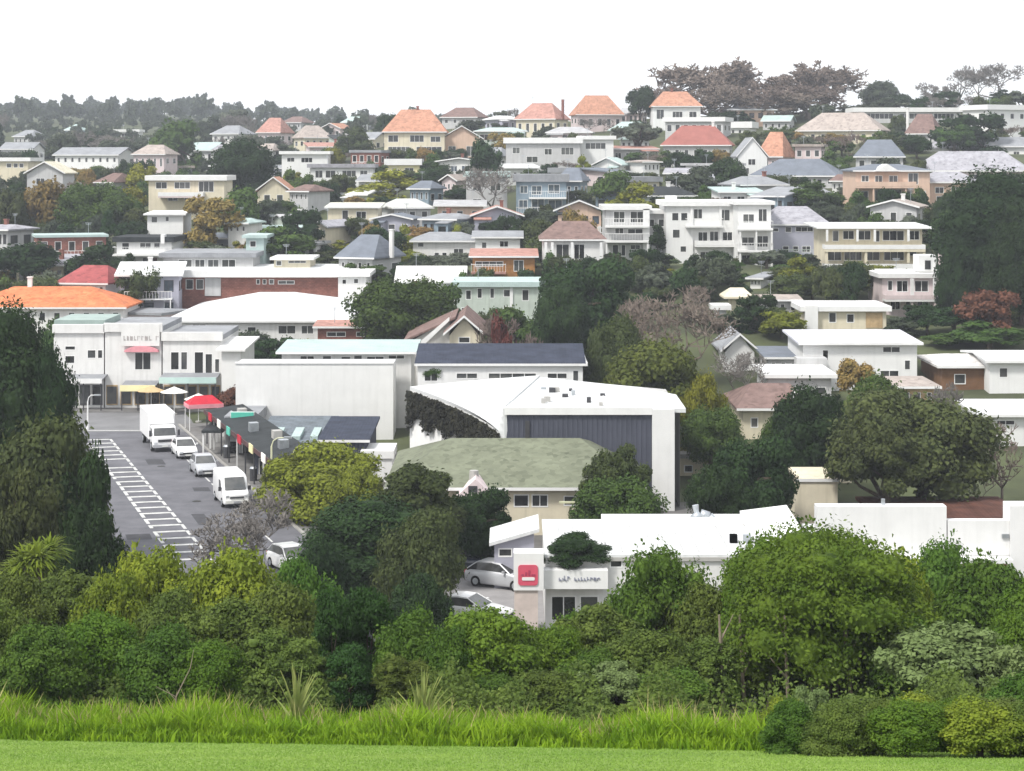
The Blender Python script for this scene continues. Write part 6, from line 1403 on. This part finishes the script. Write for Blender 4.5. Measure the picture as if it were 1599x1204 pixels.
vs_ = []; fs_ = []; nxl = 60
for j in range(len(ysl)):
    for i in range(nxl):
        x = -26 + 52 * i / (nxl - 1); y = -20 + (float(edge(x)) + 20) * j / (len(ysl) - 1) ; vs_.append((x, y, gz(x, y) + .02))
for j in range(len(ysl) - 1):
    for i in range(nxl - 1): a = j * nxl + i; fs_.append((a, a + 1, a + nxl + 1, a + nxl))
me = bpy.data.meshes.new('lawn'); me.from_pydata(vs_, [], fs_); me.materials.append(lm); me.shade_smooth(); tag(link('lawn', me), kind='structure')

# dark undergrowth on the bank under the shrubs
rg = np.random.default_rng(31); n = 150000; u = rg.uniform(4.2, 15, n); px = rg.uniform(-60, 1660, n); x = (px - CX) / F * 50; Y = edge(x) + u; x = (px - CX) / F * Y
hm_ = .6 + .45 * np.sin(x * 1.3) * np.sin(Y * .9 + x * .4) + .25 * np.sin(x * 3.7 + 1); keep = ~((px > 1105) & (px < 1420) & (rg.random(n) < .9)); px, x, Y, u, hm_ = px[keep], x[keep], Y[keep], u[keep], hm_[keep]; n = len(x)
z = ground_z(x, Y) + rg.uniform(0, 1, n) ** .7 * hm_ * np.clip((u - 3.6) * .5, .25, 1.4)
Nn = norm(np.array([0, -.35, .8]) + rg.normal(size=(n, 3)) * .8); V, Fq = leaves(rg, np.stack([x, Y, z], 1), Nn, .075)
tag(link('undergrowth', np_mesh('undergrowth', V, Fq, n_olive)), 'dark tangled undergrowth on the bank beneath the shrubs', 'undergrowth', kind='stuff')

# ------------------------------------------------------------------ filler trees between the houses, each labelled from its neighbours
rs = random.Random(77)
WORDS = {'dark': 'dark green rounded tree', 'mid': 'mid green bushy tree', 'olive': 'olive green tree', 'yellow': 'yellow green shrubby tree', 'gold': 'golden brown tree', 'grey': 'loose grey green tree',
         'dull': 'dull green low tree', 'rust': 'rust red shrub', 'cypress': 'narrow dark cypress', 'cone': 'dark pointed conifer', 'bare': 'bare brown tree', 'bare_grey': 'bare grey tree', 'spread': 'flat topped spreading tree'}
def short(t_): return ' '.join(t_.split())
used_l = {}
def auto_label(kd, px, py, Y, wpx):
    c = sorted([m_ for m_ in MARKS if m_[3]], key=lambda q: (q[0] - px) ** 2 + (q[1] - py) ** 2 * 1.6 + ((q[2] - Y) * .12) ** 2)
    size = 'small ' if wpx < 30 else ('large ' if wpx > 58 else '')
    for q in c[:5]:
        dx, dy = q[0] - px, q[1] - py
        rel = ('left of' if dx > 0 else 'right of') if abs(dx) > abs(dy) * 1.1 else ('above' if dy > 0 else 'below')
        l = f'{size}{WORDS[kd]} {rel} the {q[3]}'
        if l not in used_l: used_l[l] = 1; return l
    q, q2 = c[0], c[1]
    for j in range(1, 5):
        l = f'{size}{WORDS[kd]} between the {c[0][3]} and the {c[j][3]}'
        if len(l.split()) <= 16 and l not in used_l: used_l[l] = 1; return l
    return f'{size}{WORDS[kd]} near the {c[0][3]}'
def blocked(px, wpx, top, pb, Y):
    x0, x1 = px - wpx * .45, px + wpx * .45
    for (L_, R_, t_, b_, Yr) in RECTS:
        if Yr < Y - 1: continue
        ox = min(x1, R_) - max(x0, L_); oy = min(pb, b_) - max(top, t_)
        if ox > 2 and oy > (b_ - t_) * .22 + 1: return True
    return False
nf = 0; Y = 204.0
cands = []
while Y < 640:
    step = 6.0 if Y < 300 else (9.5 if Y < 420 else 22)
    wbase = 4.0 if Y < 300 else 4.6 if Y < 420 else 7.0
    px = -40 + rs.uniform(0, 30)
    while px < 1650:
        wd = wbase * rs.uniform(.7, 1.4); wp = wd * F / Y
        x = (px - CX) / F * Y; yy = Y + rs.uniform(-2, 2)
        if all((x - a) ** 2 + (yy - b) ** 2 > (r_ * .85 + wd * .22) ** 2 for a, b, r_ in FOOT):
            z = gz(x, yy)
            lim = float(np.interp(px, [0, 300, 420, 500, 640, 760, 860, 1000, 1040, 1330, 1400, 1600], [184, 172, 182, 186, 182, 178, 164, 152, 168, 168, 150, 146])) + rs.uniform(-6, 10)
            for hk in (1.2, .8, .5):
                hg = wd * hk * rs.uniform(.8, 1.15); pb = HY + (CZ - z) / yy * F; top = pb - hg * F / yy
                if top < lim: hg = (pb - lim) * yy / F; top = lim
                if not blocked(px, wp, top, pb, yy): break
            else: hg = 0
            if hg > 1.2 and -50 < px < 1645 and top < 640: cands.append((yy, px, x, z, wd, hg, top, pb, wp, rs.random()))
        px += wp * .62 * rs.uniform(.7, 1.3)
    Y += step
# keep what can be seen: nearest first, against a coarse cover map of the view
G = 5; cov = np.zeros((1204 // G + 2, 1600 // G + 2), bool); order = sorted(cands)
events = [(q[0], 0, q) for q in order] + [(q[4] + 2, 1, q) for q in RECTS]
def cells(x0, x1, y0, y1): return (slice(max(0, int(y0 / G)), max(0, int(y1 / G) + 1)), slice(max(0, int(x0 / G)), max(0, int(x1 / G) + 1)))
rest = []
for Yq, isr, q in sorted(events, key=lambda e: (e[0], e[1])):
    if isr: cov[cells(q[0], q[1], q[2] + 3, q[3])] = True; continue
    yy, px, x, z, wd, hg, top, pb, wp, r_ = q
    c = cells(px - wp * .4, px + wp * .4, top, pb); sub = cov[c]
    if sub.size == 0 or (~sub).mean() < .16 or (~sub).sum() < 3: continue
    cov[cells(px - wp * .36, px + wp * .36, top + (pb - top) * .12, pb)] = True
    if yy > 430: kd = 'bare_grey' if r_ < .22 else 'bare' if r_ < .32 else 'dull' if r_ < .62 else 'grey' if r_ < .78 else 'dark' if r_ < .95 else 'cone'
    else: kd = 'dark' if r_ < .24 else 'mid' if r_ < .46 else 'olive' if r_ < .62 else 'dull' if r_ < .74 else 'grey' if r_ < .82 else 'yellow' if r_ < .88 else 'gold' if r_ < .91 else 'bare' if r_ < .96 else 'rust' if r_ < .965 else 'cypress'
    rest.append((wp * (pb - top), kd, q))
rest.sort(key=lambda e: -e[0])
small = rest[330:]
for _, kd, q in rest[:330]:
    yy, px, x, z, wd, hg, top, pb, wp, r_ = q
    if kd == 'cypress': wd, hg = wd * .4, hg * 1.1
    nm = {'bare': 'bare_tree', 'bare_grey': 'bare_tree', 'cypress': 'cypress', 'cone': 'conifer'}.get(kd, 'shrub' if hg < 3.0 else 'tree')
    tree(kd, x, yy, z - .15, wd, hg + .15, auto_label(kd, px, (top + pb) / 2, yy, wp), nm, 'shrub' if nm == 'shrub' else 'tree', group='trees and shrubs between the houses'); nf += 1
if small:
    lkinds = ['dark', 'mid', 'olive', 'dull', 'grey', 'yellow']; Vs = []; Fs = []; mi = []; off = 0; rg = np.random.default_rng(8); src_ = {}
    for kd in lkinds:
        cm = TREES[kd][0][0]; co = np.empty(len(cm.vertices) * 3, np.float32); cm.vertices.foreach_get('co', co); src_[kd] = co.reshape(-1, 3)[:4200 * 4].reshape(-1, 4, 3)[::5]
    for _, kd, q in small:
        kd = kd if kd in src_ else 'dull'; yy, px, x, z, wd, hg, *_r = q; s_ = src_[kd]; dw, dh = DIM[kd][0]; c = s_.mean(1, keepdims=True); q2 = c + (s_ - c) * 1.8
        a = rg.uniform(0, 6.28); ca_, sa_ = math.cos(a) * wd / dw, math.sin(a) * wd / dw
        V = np.stack([q2[..., 0] * ca_ - q2[..., 1] * sa_ + x, q2[..., 0] * sa_ + q2[..., 1] * ca_ + yy, q2[..., 2] * hg / dh + z - .2], -1).reshape(-1, 3)
        Vs.append(V); Fs.append(np.arange(len(V)).reshape(-1, 4) + off); off += len(V); mi += [lkinds.index(kd)] * len(s_)
    me = np_mesh('hillside_shrubbery', np.concatenate(Vs), np.concatenate(Fs), lf_dark)
    for kd in lkinds[1:]: me.materials.append(TREES[kd][0][0].materials[0])
    me.polygons.foreach_set('material_index', np.array(mi, np.int32))
    tag(link('hillside_shrubbery', me), 'small far shrubs filling the gaps between the houses on the hill', 'shrubbery', kind='stuff')
print('filler trees', nf, len(small), len(cands))
# far-off wood along the left skyline: one mass
rg = np.random.default_rng(5); Vs = []; Fs = []; off = 0
cmv = []
for kd in ('dull', 'dark', 'grey'):
    cm = TREES[kd][0][0]; co = np.empty(len(cm.vertices) * 3, np.float32); cm.vertices.foreach_get('co', co); cmv.append(co.reshape(-1, 3)[:4200 * 4].reshape(-1, 4, 3)[::11])
for k in range(1200):
    Yk = rg.uniform(760, 1400); px = rg.uniform(-60, 1000) if rg.random() < .8 else rg.uniform(1000, 1660); Yk = rg.uniform(500, 800) if k % 2 == 0 and px < 620 else Yk; x = (px - CX) / F * Yk; z = gz(x, Yk); s_ = rg.uniform(.8, 1.7) * (.42 if Yk < 800 else 1); q = cmv[k % 3]
    a = rg.uniform(0, 6.28); ca_, sa_ = math.cos(a), math.sin(a); sz = s_ * rg.uniform(.8, 1.5); c = q.mean(1, keepdims=True); q2 = c + (q - c) * 2.6
    V = np.stack([q2[..., 0] * ca_ * s_ - q2[..., 1] * sa_ * s_ + x, q2[..., 0] * sa_ * s_ + q2[..., 1] * ca_ * s_ + Yk, q2[..., 2] * sz + z - .5], -1).reshape(-1, 3)
    Vs.append(V); Fs.append(np.arange(len(V)).reshape(-1, 4) + off); off += len(V)
tag(link('distant_woodland', np_mesh('distant_woodland', np.concatenate(Vs), np.concatenate(Fs), lf_far)), 'hazy far off woodland along the left skyline', 'woodland', kind='stuff')

# ------------------------------------------------------------------ haze
zt_ = 76.0; m = MB(); m.box(-920, 920, -30, 1600, -8, zt_)
me = bpy.data.meshes.new('haze'); me.from_pydata(m.v, [], m.f); hm = bpy.data.materials.new('haze_air'); hm.use_nodes = True; hm.node_tree.nodes.clear()
ho = hm.node_tree.nodes.new('ShaderNodeOutputMaterial'); hv = hm.node_tree.nodes.new('ShaderNodeVolumePrincipled'); hv.inputs['Color'].default_value = (.86, .91, 1, 1); hv.inputs['Density'].default_value = HAZE; hv.inputs['Anisotropy'].default_value = 0.2
hm.node_tree.links.new(hv.outputs[0], ho.inputs['Volume']); me.materials.append(hm)
if HAZE > 0: tag(link('haze', me), kind='stuff')
